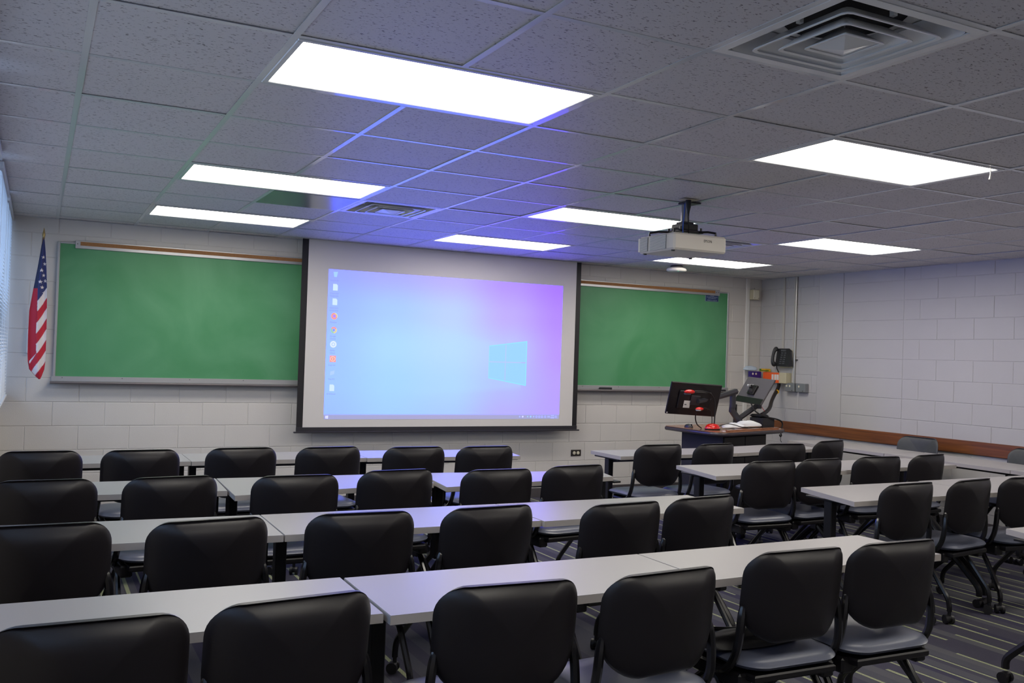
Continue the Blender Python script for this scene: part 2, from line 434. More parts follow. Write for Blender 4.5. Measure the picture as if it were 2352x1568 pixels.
# walls of painted block
CH = .2032; Z0 = -.025
def block_mesh(w, h, m, ch=.0026):
    mb = MB().box((0, 0, 0), (w, .02, h), ch); return mesh_from('block', mb.v, mb.f, m, False)
cache = {}
def lay(parent, m, place, w, h):
    key = (m.name, round(w, 3), round(h, 3))
    if key not in cache: cache[key] = block_mesh(w-.005, h-.005, m)
    o = bpy.data.objects.new('block', cache[key]); COL.objects.link(o); o.parent = parent; place(o)
wf = structure(part('wall_front', MB().box((XL-.1, YF+.0035, 0), (XR+.1, YF+.15, H+.12)), M['wall'], smooth=False))
def wall_blocks(parent, m, u0, u1, phase, placer, zmax=H+.01, zfrom=0, segs=None):
    n = 0; z = Z0
    row = 0
    while z < zmax:
        zb, zt = max(z, 0), min(z+CH, zmax)
        if zt-zb > .03 and zt > zfrom:
            u = u0 + ((phase + (CH if row % 2 else 0)-u0) % (2*CH)) - 2*CH
            while u < u1:
                a, b = max(u, u0), min(u+2*CH, u1)
                if b-a > .02: lay(parent, m, lambda o, a=a, zb=zb: placer(o, a, zb), b-a, zt-zb); n += 1
                u += 2*CH
        z += CH; row += 1
    return n
def pf(o, a, zb):
    o.location = (a+.003, YF-.0012+random.uniform(0, .0012), zb+.003); o.rotation_euler = (random.uniform(-.003, .003), 0, random.uniform(-.0015, .0015))
wall_blocks(wf, M['wall'], XL, XR, -.07+CH, pf)
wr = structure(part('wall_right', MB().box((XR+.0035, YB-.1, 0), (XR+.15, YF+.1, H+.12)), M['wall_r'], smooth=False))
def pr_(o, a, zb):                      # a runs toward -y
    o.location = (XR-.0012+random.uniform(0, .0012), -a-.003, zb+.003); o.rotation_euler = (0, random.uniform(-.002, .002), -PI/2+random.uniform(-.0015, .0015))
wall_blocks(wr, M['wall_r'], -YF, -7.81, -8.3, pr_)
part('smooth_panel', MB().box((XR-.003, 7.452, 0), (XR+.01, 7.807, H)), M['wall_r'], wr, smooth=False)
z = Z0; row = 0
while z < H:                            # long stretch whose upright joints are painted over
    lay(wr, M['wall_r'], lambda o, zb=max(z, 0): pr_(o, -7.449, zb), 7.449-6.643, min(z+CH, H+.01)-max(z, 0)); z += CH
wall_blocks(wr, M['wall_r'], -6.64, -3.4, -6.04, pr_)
# left wall with window openings
WINS = [(.2, 1.95), (2.15, 3.9), (4.1, 5.85), (6.05, 7.35), (7.45, 8.72)]
SILL, HEAD = 1.06, 2.47
mb = MB(); mb.box((XL-.2, YB-.1, 0), (XL, YF+.1, SILL)); mb.box((XL-.2, YB-.1, HEAD), (XL, YF+.1, H+.12))
prev = YB-.1
for a, b in WINS+[(YF+.1, 0)]:
    mb.box((XL-.2, prev, SILL), (XL, a, HEAD)); prev = b
structure(part('wall_left', mb, M['plain'], smooth=False))
structure(part('wall_back', MB().box((XL-.2, YB-.2, 0), (XR+.15, YB-.1, H+.12)), M['plain'], smooth=False))
for k, (a, b) in enumerate(WINS):
    w = structure(part('window_%d' % (k+1), MB().box((XL-.12, a, SILL), (XL-.08, a+.04, HEAD)).box((XL-.12, b-.04, SILL), (XL-.08, b, HEAD))
                  .box((XL-.12, a, SILL), (XL-.08, b, SILL+.04)).box((XL-.12, a, HEAD-.04), (XL-.08, b, HEAD)), M['frame'], smooth=False))
    part('pane', MB().box((XL-.102, a+.04, SILL+.04), (XL-.098, b-.04, HEAD-.04)), M['glass'], w, smooth=False)
    part('window_sill', MB().box((XL-.08, a, SILL-.02), (XL+.02, b, SILL), .004), M['white'], w)
# baseboard
structure(part('baseboard_front', MB().box((XL, YF-.008, 0), (XR, YF, .1), .002), M['rubber']))
structure(part('baseboard_right', MB().box((XR-.008, YB, 0), (XR, YF-.009, .1), .002), M['rubber']))

# mini blinds standing just off the window wall
def blind(a, b, label, fine):
    t = thing('window_blind', label, 'blind', (-.225, (a+b)/2, SILL), 'white slat blinds along the window wall')
    part('headrail', MB().box((-.25, a, 2.49), (-.205, b, 2.53), .003), M['slat'], t)
    part('bottom_rail', MB().box((-.24, a, 1.035), (-.208, b, 1.055), .003), M['slat'], t)
    zs = 1.075; step = .0255 if fine else .034; allmb = MB()
    sl = None
    while zs < 2.48:
        V = []; n = 3
        for yy in (a+.004, b-.004):
            for q in range(n):
                u = (q/(n-1)-.5); V.append((-.225+u*.0215, yy, zs+u*-.012+.002*(1-4*u*u)))
        F = [(0, 1, 4, 3), (1, 2, 5, 4)]
        V += [(x, y, z-.0006) for x, y, z in V[:6]]; F += [(6, 9, 10, 7), (7, 10, 11, 8), (0, 3, 9, 6), (2, 8, 11, 5), (0, 6, 7, 1), (1, 7, 8, 2), (3, 4, 10, 9), (4, 5, 11, 10)]
        if fine:
            if sl is None:
                o_ = origin_of(t); sl = mesh_from('slat', [(x-o_.x, y-o_.y, z-zs) for x, y, z in V], F, M['slat'], False)
            o = bpy.data.objects.new('slat', sl); COL.objects.link(o); o.parent = t; o.location = (0, 0, zs-SILL)
        else: allmb.add(V, F)
        zs += step
    if not fine:
        s = part('slats', allmb, M['slat'], t, smooth=False); s['kind'] = 'stuff'
    for yy in (a+.15, b-.15):
        part('ladder_cord', MB().cyl((-.2135, yy, 1.05), (-.2135, yy, 2.5), .0012, 5), M['slat'], t)
blind(7.46, 8.735, 'white slat blind in the far left corner beside the flag', True)
blind(6.08, 7.34, 'white slat blind second from the front wall at left edge', True)
blind(4.12, 5.83, 'white slat blind on the middle window beside the left tables', False)
blind(2.17, 3.88, 'white slat blind on the window beside the nearest tables', False)
blind(.22, 1.93, 'white slat blind on the window level with the viewer', False)

# ------------------------------------------------------------------ ceiling lights
names = {(0, 0): 'large lit ceiling light nearest the viewer, upper left of centre', (0, 4): 'lit ceiling light in the second row at left, left of the small vent',
         (0, 7): 'lit ceiling light above the left part of the green chalkboard', (4, 0): 'lit ceiling light at upper right with a clip hanging from its corner',
         (4, 4): 'lit ceiling light directly left behind the hanging projector', (4, 7): 'lit ceiling light above the projection screen',
         (8, 0): 'lit ceiling light by the right wall in the nearest row', (8, 4): 'lit ceiling light at right, level with the projector near the right wall',
         (8, 7): 'lit ceiling light below the projector, nearest the right front corner', (0, -4): 'lit ceiling light behind the viewer at left',
         (4, -4): 'lit ceiling light behind the viewer in the middle', (8, -4): 'lit ceiling light behind the viewer at right'}
for i, j in lights:
    x0, y0 = GX+T*i, GY+T*j; x1, y1 = x0+2*T, y0+T; cx, cy = (x0+x1)/2, (y0+y1)/2
    t = thing('ceiling_light', names[i, j], 'ceiling light', (cx, cy, H), 'lit ceiling lights in the grid')
    mb = MB(); a, w = .013, .024
    mb.box((x0+a, y0+a, H-.004), (x1-a, y0+a+w, H+.012), .003); mb.box((x0+a, y1-a-w, H-.004), (x1-a, y1-a, H+.012), .003)
    mb.box((x0+a, y0+a+w, H-.004), (x0+a+w, y1-a-w, H+.012), .003); mb.box((x1-a-w, y0+a+w, H-.004), (x1-a, y1-a-w, H+.012), .003)
    mb.box((x0+a, y0+a, H+.0125), (x1-a, y1-a, H+.1))
    part('frame', mb, M['tee'], t)
    part('diffuser', MB().box((x0+a+w+.0005, y0+a+w+.0005, H+.001), (x1-a-w-.0005, y1-a-w-.0005, H+.0115)), M['lens'], t, smooth=False)
    if (i, j) == (4, 0):
        part('latch', MB().tube([(x1-.09, y0+.04, H), (x1-.09, y0+.04, H-.03), (x1-.088, y0+.045, H-.055)], [.004, .003, .006], 6), M['white'], t)

# ceiling diffusers
def vent(i, j, label):
    x0, y0 = GX+T*i, GY+T*j; c = (x0+T/2, y0+T/2)
    t = thing('air_vent', label, 'air vent', (c[0], c[1], H), 'square ceiling air vents')
    def ring(ro, zo, ri, zi, th=.002):
        mb = MB(); V = []
        for r, z in ((ro, zo), (ri, zi), (ri, zi+th), (ro, zo+th)):
            q = r*.12
            P = [(-r+q, -r), (r-q, -r), (r-q*.3, -r+q*.3), (r, -r+q), (r, r-q), (r-q*.3, r-q*.3), (r-q, r), (-r+q, r), (-r+q*.3, r-q*.3), (-r, r-q), (-r, -r+q), (-r+q*.3, -r+q*.3)]
            V += [(c[0]+a, c[1]+b, z) for a, b in P]
        n = 12; F = []
        for k in range(4):
            for q in range(n): F.append((k*n+q, k*n+(q+1) % n, ((k+1) % 4)*n+(q+1) % n, ((k+1) % 4)*n+q))
        mb.add(V, F); return mb
    # square face plate
    mb = MB(); R = T/2-.013; r2 = R-.035
    for (a, b, p, q) in ((-R, -R, R, -r2), (-R, r2, R, R), (-R, -r2, -r2, r2), (r2, -r2, R, r2)):
        mb.box((c[0]+a, c[1]+b, H-.003), (c[0]+p, c[1]+q, H+.002))
    part('face_plate', mb, M['vent'], t, smooth=False)
    part('throat', ring(r2, H, .225, H+.075), M['vent'], t)
    mb = MB().box((c[0]-.24, c[1]-.24, H+.08), (c[0]+.24, c[1]+.24, H+.084)); part('back_plate', mb, M['vent'], t, smooth=False)
    part('duct_opening', MB().lathe([(.19, 0), (.19, .004)], 32, (c[0], c[1], H+.075)), M['dark'], t)
    for ro, ri, zz in ((.205, .15, 0), (.145, .095, .004), (.085, .03, .006)):
        part('louver', ring(ro, H-.010-zz, ri, H+.032-zz), M['vent'], t, ang=50)
        part('louver_lip', ring(ro+.003, H-.013-zz, ro-.008, H-.011-zz, .003), M['vent'], t, ang=50)
    mb = MB(); r = .083
    mb.add([(c[0]-r, c[1]-r, H-.014), (c[0]+r, c[1]-r, H-.014), (c[0]+r, c[1]+r, H-.014), (c[0]-r, c[1]+r, H-.014), (c[0], c[1], H+.012)],
           [(0, 1, 4), (1, 2, 4), (2, 3, 4), (3, 0, 4), (0, 3, 2, 1)]) if False else mb.add(
           [(c[0]-r, c[1]-r, H-.012), (c[0]+r, c[1]-r, H-.012), (c[0]+r, c[1]+r, H-.012), (c[0]-r, c[1]+r, H-.012), (c[0], c[1], H-.03), (c[0], c[1], H-.006)],
           [(0, 1, 4), (1, 2, 4), (2, 3, 4), (3, 0, 4), (0, 5, 1), (1, 5, 2), (2, 5, 3), (3, 5, 0)])
    part('centre_cone', mb, M['vent'], t, smooth=False)
    part('hanger_rod', MB().cyl((c[0], c[1], H-.01), (c[0], c[1], H+.08), .0025, 6), M['steelbright'], t)
    for sx, sy in ((-1, 0), (1, 0), (0, -1), (0, 1)):
        part('clip', MB().box((c[0]+sx*.19-.008, c[1]+sy*.19-.008, H+.02), (c[0]+sx*.19+.008, c[1]+sy*.19+.008, H+.05)), M['vent'], t, smooth=False)
vent(2, -2, 'large square louvred air vent at the top right, nearest the viewer')
vent(2, 5, 'square louvred air vent reflecting blue light in front of the screen')
vent(7, 5, 'square louvred air vent partly hidden behind the projector')

# ------------------------------------------------------------------ chalkboard
bx0, bx1, bz0, bz1 = .127, 7.372, 1.2, 2.352
t = thing('chalkboard', 'very long green chalkboard with aluminium frame on the front wall behind the screen', 'chalkboard', ((bx0+bx1)/2, YF-.01, bz0))
yb = YF-.002
for a, b in ((bx0+.012, 2.54), (2.545, 4.955), (4.96, bx1-.012)):
    part('board_panel', MB().box((a, yb-.018, bz0), (b, yb, bz1-.01)), M['board'], t, smooth=False)
part('frame', MB().box((bx0, yb-.026, bz0), (bx0+.02, yb, bz1), .003).box((bx1-.02, yb-.026, bz0), (bx1, yb, bz1), .003)
     .box((bx0+.02, yb-.026, bz1-.016), (bx1-.02, yb, bz1), .003), M['alu'], t)
part('tack_rail', MB().box((.262, yb-.034, bz1-.05), (7.222, yb-.018, bz1+.018), .002), M['alu'], t)
part('cork_strip', MB().box((.3, yb-.0365, bz1-.024), (7.15, yb-.034, bz1+.008)), M['cork'], t, smooth=False)
for xx in (.278, 7.17, 7.2): part('screw', MB().cyl((xx, yb-.0365, bz1-.012), (xx, yb-.034, bz1-.012), .005, 8), M['traydark'], t)
mb = MB()
mb.box((bx0-.01, yb-.03, 1.168), (bx1+.02, yb, 1.212), .002)
part('tray_back', mb, M['alu'], t)
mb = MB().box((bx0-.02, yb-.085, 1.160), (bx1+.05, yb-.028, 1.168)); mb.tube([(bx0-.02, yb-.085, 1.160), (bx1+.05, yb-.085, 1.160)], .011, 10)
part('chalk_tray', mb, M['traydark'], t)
k = 0; xx = .2
while xx < 7.3:
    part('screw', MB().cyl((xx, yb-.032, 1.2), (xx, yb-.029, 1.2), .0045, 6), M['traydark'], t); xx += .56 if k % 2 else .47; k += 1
solo('chalkboard_eraser', MB().box((5.56, yb-.075, 1.169), (5.71, yb-.035, 1.193), .004), M['phone'], 'black chalkboard eraser lying on the tray right of the screen', 'eraser')
solo('marker', MB().cyl((7.19, yb-.06, 1.18), (7.33, yb-.055, 1.18), .009, 10), M['phone'], 'black marker at the right end of the chalk tray', 'marker')
# notice
t = thing('notice_sign', 'small blue notice with white writing at the top right of the chalkboard', 'sign', (7.11, yb-.036, 2.245))
part('rim', MB().box((7.012, yb-.023, 2.228), (7.213, yb-.0185, 2.306), .001), M['signrim'], t)
part('face', MB().box((7.02, yb-.026, 2.233), (7.207, yb-.0235, 2.303)), M['sign'], t, smooth=False)
mb = MB()
for s_, z_, w_ in (('PLEASE', 2.2935, .055), ('NO EATING OR DRINKING', 2.280, .165), ('IN CLASSROOM', 2.266, .11), ('UNIVERSITY OF', 2.243, .075)):
    put_text(mb, s_, .0125, (7.113 if s_ != 'UNIVERSITY OF' else 7.08, yb-.0265, z_), width=w_)
put_text(mb, 'CLASSROOMS', .0125, (7.155, yb-.0265, 2.243), width=.062)
part('lettering', mb, M['signtext'], t, smooth=False)

# ------------------------------------------------------------------ projection screen
ysn = 8.60
t = thing('projection_screen', 'white pull-down projection screen with black borders showing a blue and violet desktop', 'projection screen', (3.7, ysn, .73))
part('fabric', MB().box((2.178, ysn, .775), (5.205, ysn+.003, H-.002)), M['screenfab'], t, smooth=False)
part('side_border', MB().box((2.172, ysn-.001, .76), (2.232, ysn+.0005, H-.003)), M['black'], t, smooth=False)
part('side_border', MB().box((5.156, ysn-.001, .76), (5.212, ysn+.0005, H-.003)), M['black'], t, smooth=False)
part('bottom_bar', MB().box((2.172, ysn-.006, .738), (5.215, ysn+.008, .778), .002), M['rod'], t)
part('pull_rod', MB().box((2.15, ysn-.012, .724), (5.245, ysn+.014, .738), .003), M['rod'], t)
# projected desktop picture
ix0, ix1, iz0, iz1 = 2.43, 4.990, .852, 2.272
def samp(u, v):
    K = [[(158, 172, 255), (172, 176, 255), (186, 178, 255), (182, 150, 255), (172, 124, 255)],
         [(158, 188, 255), (168, 204, 255), (184, 208, 255), (190, 172, 255), (180, 138, 255)],
         [(160, 198, 255), (172, 218, 255), (182, 218, 255), (186, 196, 255), (186, 150, 255)],
         [(160, 200, 255), (166, 214, 255), (174, 214, 255), (180, 188, 255), (186, 160, 255)],
         [(158, 194, 255), (164, 208, 255), (170, 204, 255), (184, 176, 255), (184, 162, 255)]]
    a = min(3.999, max(0, u*4)); b = min(3.999, max(0, v*4)); i, j = int(a), int(b); a -= i; b -= j
    a = a*a*(3-2*a); b = b*b*(3-2*b)
    return [((K[j][i][k]*(1-a)+K[j][i+1][k]*a)*(1-b)+(K[j+1][i][k]*(1-a)+K[j+1][i+1][k]*a)*b) for k in range(3)]
AMB = (.035, .035, .035)
def emi(c):
    l = lin(c); k = max(0, min(1, (l[2]-.78)/.2)); return (max(0, l[0]-AMB[0]), max(0, l[1]-AMB[1]), max(0, l[2]*(1+2.8*k)-AMB[2]))   # picture emits in place of the projector's beam; blue raised for its glow
LG = [(1100, 781, 0), (1193, 770, 0)]
def beam(u, v, c):
    # soft light fan leaving the window sign to the left
    if u < .815:
        d = (.815-u); top = .5-.62*d*.62-.0; bot = .775+.12*d
        e = min(1, max(0, (v-top)/.05+.5))*min(1, max(0, (bot-v)/.04+.5))*max(0, 1-d/.62)
        c = [x+(y-x)*.30*e for x, y in zip(c, (176, 226, 255))]
    return c
NU, NV = 192, 108
V = []; F = []; Cc = []
for j in range(NV+1):
    for i in range(NU+1):
        u, v = i/NU, j/NV
        V.append((ix0+(ix1-ix0)*u, ysn-.0012, iz1+(iz0-iz1)*v)); c = beam(u, v, samp(u, v))
        if v > .968: c = (172-14*abs(u-.5), 168, 214)
        Cc.append(emi(c)+(1,))
for j in range(NV):
    for i in range(NU): a = j*(NU+1)+i; F.append((a, a+NU+1, a+NU+2, a+1))
o_ = origin_of(t)
me = bpy.data.meshes.new('screen_picture'); me.from_pydata([(x-o_.x, y-o_.y, z-o_.z) for x, y, z in V], [], F)
at_ = me.color_attributes.new('col', 'FLOAT_COLOR', 'POINT'); at_.data.foreach_set('color', [q for c in Cc for q in c])
me.materials.append(attr_material('projected_light', True, .8, 1., (.06, .06, .06)))
pic = bpy.data.objects.new('screen_picture', me); COL.objects.link(pic); pic.parent = t
_pm = {}
def glow(c, boost=0.):
    k = tuple(c)
    if k not in _pm:
        m = mat('projected_tint_%d_%d_%d' % k, (60, 60, 60), .8, emit=emi(c), es=1.); _pm[k] = m
    return _pm[k]
def px(u, v, d=.0018): return (ix0+(ix1-ix0)*u, ysn-d, iz1+(iz0-iz1)*v)
def flat(pts, d=.0018):
    mb = MB(); n = len(pts); a = [px(*p, d=d) for p in pts]; mb.add(a+[(x, y+.0004, z) for x, y, z in a], [tuple(range(n)), tuple(range(n, 2*n))]+[(i, (i+1) % n, n+(i+1) % n, n+i) for i in range(n)]); return mb
def uvpx(x, y):   # picture coordinates of a point read in the photograph's crop of the screen
    return x, y
# window sign: four leaning panes
L0, L1, LM = .667, .839, .742
def tp(u): return .470+(.425-.470)*(u-L0)/(L1-L0)
def bt(u): return .705+(.757-.705)*(u-L0)/(L1-L0)
mid = .586
for (a, b, top) in ((L0, LM-.002, 1), (LM+.002, L1, 1), (L0, LM-.002, 0), (LM+.002, L1, 0)):
    if top: P = [(a, tp(a)), (b, tp(b)), (b, mid-.004), (a, mid-.004)]
    else: P = [(a, mid+.004), (b, mid+.004), (b, bt(b)), (a, bt(a))]
    part('window_emblem_pane', flat(P), glow((158, 215, 255)), pic, smooth=False)
part('window_emblem_edge', flat([(L0, tp(L0)), (L1, tp(L1)), (L1, tp(L1)+.008), (L0, tp(L0)+.006)], .0021), glow((150, 230, 255)), pic, smooth=False)
part('window_emblem_edge', flat([(L1-.004, tp(L1)), (L1, tp(L1)), (L1, bt(L1)), (L1-.004, bt(L1))], .0021), glow((150, 230, 255)), pic, smooth=False)
part('window_emblem_edge', flat([(L0, bt(L0)-.006), (L1, bt(L1)-.008), (L1, bt(L1)), (L0, bt(L0))], .0021), glow((150, 230, 255)), pic, smooth=False)
part('window_emblem_edge', flat([(L0, tp(L0)), (L0+.002, tp(L0)), (L0+.002, bt(L0)), (L0, bt(L0))], .0021), glow((150, 230, 255)), pic, smooth=False)
# taskbar signs
mb = flat([(.006, .977), (.0105, .9765), (.0105, .985), (.006, .985)], .0019)
for P in ([(.0113, .976), (.0165, .9755), (.0165, .985), (.0113, .985)], [(.006, .9865), (.0105, .9865), (.0105, .994), (.006, .9935)], [(.0113, .9865), (.0165, .9865), (.0165, .9955), (.0113, .9945)]):
    q = flat(P, .0019); mb.add(q.v, q.f)
part('taskbar_sign', mb, glow((235, 240, 255)), pic, smooth=False)
def disc(u, v, r, a0=0, a1=2*PI, ri=0., n=20, d=.0019):
    asp = (ix1-ix0)/(iz1-iz0); mb = MB(); V = []
    for k in range(n+1):
        a = a0+(a1-a0)*k/n
        V += [px(u+r*math.cos(a), v-r*asp*math.sin(a), d), px(u+ri*math.cos(a), v-ri*asp*math.sin(a), d)]
    mb.add(V, [(2*k, 2*k+2, 2*k+3, 2*k+1) for k in range(n)]); return mb
for u, c, s in ((.815, (190, 216, 255), 0), (.829, (232, 236, 255), 1), (.852, (170, 230, 235), 0), (.866, (168, 226, 255), 1), (.880, (176, 212, 255), 0)):
    part('tray_icon', disc(u, .983, .0035 if s else .0026, n=8), glow(c), pic, smooth=False)
for u in (.893, .906, .919, .934, .985):
    part('tray_icon', disc(u, .984, .0042, ri=.003, n=8), glow((196, 212, 255)), pic, smooth=False)
mb = MB()
put_text(mb, 'ENG', .02, px(.951, .984, .002), width=.027)
put_text(mb, '3:00 PM', .0165, px(.969, .9765, .002), width=.034)
put_text(mb, '8/23/2022', .0165, px(.969, .9915, .002), width=.04)
part('clock_text', mb, glow((200, 214, 255)), pic, smooth=False)
# desktop icons down the left side
icon_v = [.033, .119, .216, .312, .405, .500, .597, .692, .790]
caps = [['Recycle Bin'], ['Classroom', 'Equipment'], ['Classroom', 'Camera Setup'], ['Firefox'], ['Google', 'Chrome'], ['Adobe', 'Cloud'], ['Log out'], ['This PC'], ['All Webmail']]
mb = MB()
for k, v in enumerate(icon_v):
    u = .024; dv = .041
    for q, s_ in enumerate(caps[k]): put_text(mb, s_, .021, px(u, v+dv+q*.017, .0021), width=min(.085, .0085*len(s_)+.004))
part('icon_caption', mb, mat('icon_caption_ink', (60, 60, 60), .8, emit=lin((142, 150, 226)), es=1), pic, smooth=False)
def page(u, v): return flat([(u-.0085, v-.022), (u+.005, v-.022), (u+.0095, v-.013), (u+.0095, v+.022), (u-.0085, v+.022)], .0019)
for k in (1, 2, 8): part('icon', page(.0265, icon_v[k]), glow((214, 238, 255)), pic, smooth=False)
part('icon', flat([(.018, .017), (.035, .015), (.031, .05), (.021, .05)], .0019), glow((172, 214, 255)), pic, smooth=False)
part('icon', disc(.0265, icon_v[3], .0128), glow((246, 168, 150)), pic, smooth=False)
part('icon_core', disc(.0265, icon_v[3], .006, d=.0023), glow((190, 146, 236)), pic, smooth=False)
part('icon_flame', disc(.0265, icon_v[3], .0128, -.4, 1.4, .0085, 10, .0022), glow((236, 220, 150)), pic, smooth=False)
for a0, c in ((.5, (244, 164, 158)), (2.6, (164, 214, 178)), (4.7, (232, 216, 150))):
    part('icon', disc(.0265, icon_v[4], .0125, a0, a0+2.1, .0055, 10), glow(c), pic, smooth=False)
part('icon_core', disc(.0265, icon_v[4], .0045, d=.0023), glow((150, 160, 250)), pic, smooth=False)
part('icon', disc(.0265, icon_v[5], .0125), glow((226, 240, 255)), pic, smooth=False)
part('icon_mark', disc(.0265, icon_v[5], .0065, ri=.005, d=.0023), glow((150, 196, 235)), pic, smooth=False)
v = icon_v[6]
part('icon', flat([(.0145, v-.022), (.0385, v-.022), (.0385, v+.022), (.0145, v+.022)], .0019), glow((246, 164, 156)), pic, smooth=False)
part('icon_mark', disc(.0265, v, .0095, ri=.0078, d=.0023), glow((255, 226, 222)), pic, smooth=False)
part('icon_mark', flat([(.0255, v-.009), (.0275, v-.009), (.0275, v+.009), (.0255, v+.009)], .0023), glow((255, 226, 222)), pic, smooth=False)
v = icon_v[7]
part('icon', flat([(.019, v-.01), (.035, v-.018), (.034, v+.006), (.018, v+.016)], .0019), glow((182, 212, 255)), pic, smooth=False)

# ------------------------------------------------------------------ flag
fy = 8.62
sx = (fy/8.5)
t = thing('flag', 'drooping red, white and blue flag with stars on a slanted wall staff', 'flag', (.03, fy, 1.2))
part('staff', MB().tube([(-.04, YF-.02, 1.47), (.018, fy-.03, 2.36)], .0095, 10), M['polewood'], t)
part('bracket', MB().box((-.075, YF-.03, 1.40), (-.02, YF-.001, 1.60), .004).cyl((-.045, YF-.03, 1.46), (-.036, YF-.05, 1.53), .016, 10), M['white'], t)
part('spearhead', MB().tube([(.018, fy-.03, 2.35), (.0182, fy-.03, 2.365), (.0185, fy-.03, 2.38), (.0188, fy-.03, 2.40), (.0192, fy-.03, 2.44)], [.007, .010, .013, .009, .001], 10), M['gold'], t)
# outline (height, left x, right x, fold x) read off the cloth; built as a folded sheet
OUT = [(2.36, .013, .022, .017), (2.24, .0, .036, .012), (2.10, -.018, .048, .004), (1.93, -.043, .058, -.008), (1.75, -.066, .064, -.006),
       (1.55, -.068, .067, -.008), (1.40, -.066, .068, .0), (1.335, -.062, .067, -.05), (1.27, -.05, .062, -.045), (1.215, -.005, .045, .0), (1.19, .022, .034, .026)]
def interp(z):
    for a, b in zip(OUT, OUT[1:]):
        if a[0] >= z >= b[0]:
            q = (a[0]-z)/(a[0]-b[0]); return [a[k]+(b[k]-a[k])*q for k in (1, 2, 3)]
    return list(OUT[-1][1:])
NUc, NVc = 66, 330
RED, WHT, BLU, BLU_SHADE = lin((186, 30, 52)), lin((222, 214, 216)), lin((44, 52, 104)), lin((34, 42, 76))
STARS = [(.022, 2.195), (.033, 2.14), (.012, 2.085), (.028, 2.045), (.043, 2.0), (.006, 1.99), (.020, 1.945), (.036, 1.90), (.048, 1.855)]
def star(x, z, cx, cz, r):
    dx, dz = x-cx, z-cz; d = math.hypot(dx, dz)
    if d > r: return False
    a = (math.atan2(dx, dz)) % (2*PI/5); a = min(a, 2*PI/5-a)
    ri = r*.40; A = PI/5      # edge line from outer point (0,r) to inner (sin A*ri, cos A*ri)
    x1, z1 = math.sin(A)*ri, math.cos(A)*ri; X, Z = math.sin(a)*d, math.cos(a)*d
    return (x1-0)*(Z-r)-(z1-r)*(X-0) < 0
V = []; Fq = []; CF = []
for j in range(NVc+1):
    z = 2.36-(2.36-1.19)*j/NVc; l, r, fx = interp(z)
    for i in range(NUc+1):
        q = i/NUc; x = l+(r-l)*q; w = r-l
        y = fy-.03-.02*math.sin(q*PI)*min(1, w/.08)-.012*math.sin(q*9.4+z*2)*min(1, w/.1)
        if x < fx: y += .018*min(1, w/.06)
        V.append((x, y, z))
        hem = 1.30+(x+.05)*-.35
        if x < fx:
            c = BLU_SHADE if z > 1.935 else RED  # blue of the left fold is coloured darker to stand for shade
        else:
            s = z - (x-.0)*1.75
            if z < 1.30 and s < 1.225: c = RED
            elif s > 1.845-.0: c = BLU if z > 1.80 else WHT
            else: c = WHT if int((1.845-s)//.0895) % 2 == 0 else RED
            if c is BLU and any(star(x, z, a, b, .0165) for a, b in STARS): c = WHT
        CF.append(c)
def avg(ids): return tuple(sum(CF[k][m_] for k in ids)/len(ids) for m_ in range(3))
for j in range(NVc):
    for i in range(NUc): a = j*(NUc+1)+i; Fq.append((a, a+NUc+1, a+NUc+2, a+1))
me = bpy.data.meshes.new('cloth'); o_ = origin_of(t); me.from_pydata([(x-o_.x, y-o_.y, z-o_.z) for x, y, z in V], [], Fq)
me.polygons.foreach_set('use_smooth', [True]*len(me.polygons))
at_ = me.color_attributes.new('col', 'FLOAT_COLOR', 'POINT'); at_.data.foreach_set('color', [q for c in CF for q in c+(1,)])
me.materials.append(attr_material('flag_cloth', False, .75))
fo = bpy.data.objects.new('cloth', me); COL.objects.link(fo); fo.parent = t
sm = fo.modifiers.new('thick', 'SOLIDIFY'); sm.thickness = .003; sm.offset = 1

# ------------------------------------------------------------------ wall fittings
def outlet():
    t = thing('wall_outlet', 'steel double socket low on the front wall right of the screen', 'outlet', (5.31, YF-.003, .43))
    part('plate', MB().box((5.245, YF-.008, .432), (5.372, YF-.001, .502), .002), M['steel'], t)
    for x in (5.284, 5.333):
        s = part('socket', MB().lathe([(.018, 0), (.018, .004), (.016, .005)], 16), M['cream'], t, world=False)
        s.matrix_local = Matrix.Translation((x-5.31, -.005, .037)) @ Matrix.Rotation(PI/2, 4, 'X')
        h = part('slot', MB().box((-.006, -.004, .005), (-.004, .004, .0056)).box((.004, -.004, .005), (.006, .004, .0056)), M['dark'], s, smooth=False, world=False)
outlet()
solo('vertical_raceway', MB().box((7.645, YF-.022, .1), (7.70, YF-.001, H), .004), M['racelight'], 'white vertical cable raceway on the front wall beside the right corner', 'raceway')
t = thing('junction_speaker', 'small cream box mounted high in the right front corner', 'wall box', (7.74, 8.70, 2.28))
part('body', MB().box((7.69, 8.665, 2.285), (7.79, 8.733, 2.405), .004), M['beige'], t)
part('front_cover', MB().box((7.687, 8.655, 2.288), (7.775, 8.665, 2.402), .004), M['cream'], t)
for x in (7.70, 7.762): part('screw', MB().cyl((x, 8.652, 2.303), (x, 8.656, 2.303), .004, 8), M['steel'], t)
part('mount', MB().cyl((7.74, 8.70, 2.405), (7.76, 8.73, 2.425), .01, 8), M['raceway'], t)
solo('phone_raceway', MB().box((XR-.02, 8.338, 1.66), (XR-.003, 8.366, H), .003), M['raceway'], 'thin painted raceway on the right wall above the telephone', 'raceway')
t = thing('metal_conduit', 'shiny vertical metal pipe from ceiling to the grey boxes on the right wall', 'conduit', (XR-.02, 8.15, 1.29))
part('pipe', MB().tube([(XR-.018, 8.145, H-.002), (XR-.018, 8.15, 1.30)], .011, 12), M['conduit'], t)
part('coupling', MB().cyl((XR-.018, 8.15, 1.55), (XR-.018, 8.15, 1.60), .014, 12), M['conduit'], t)
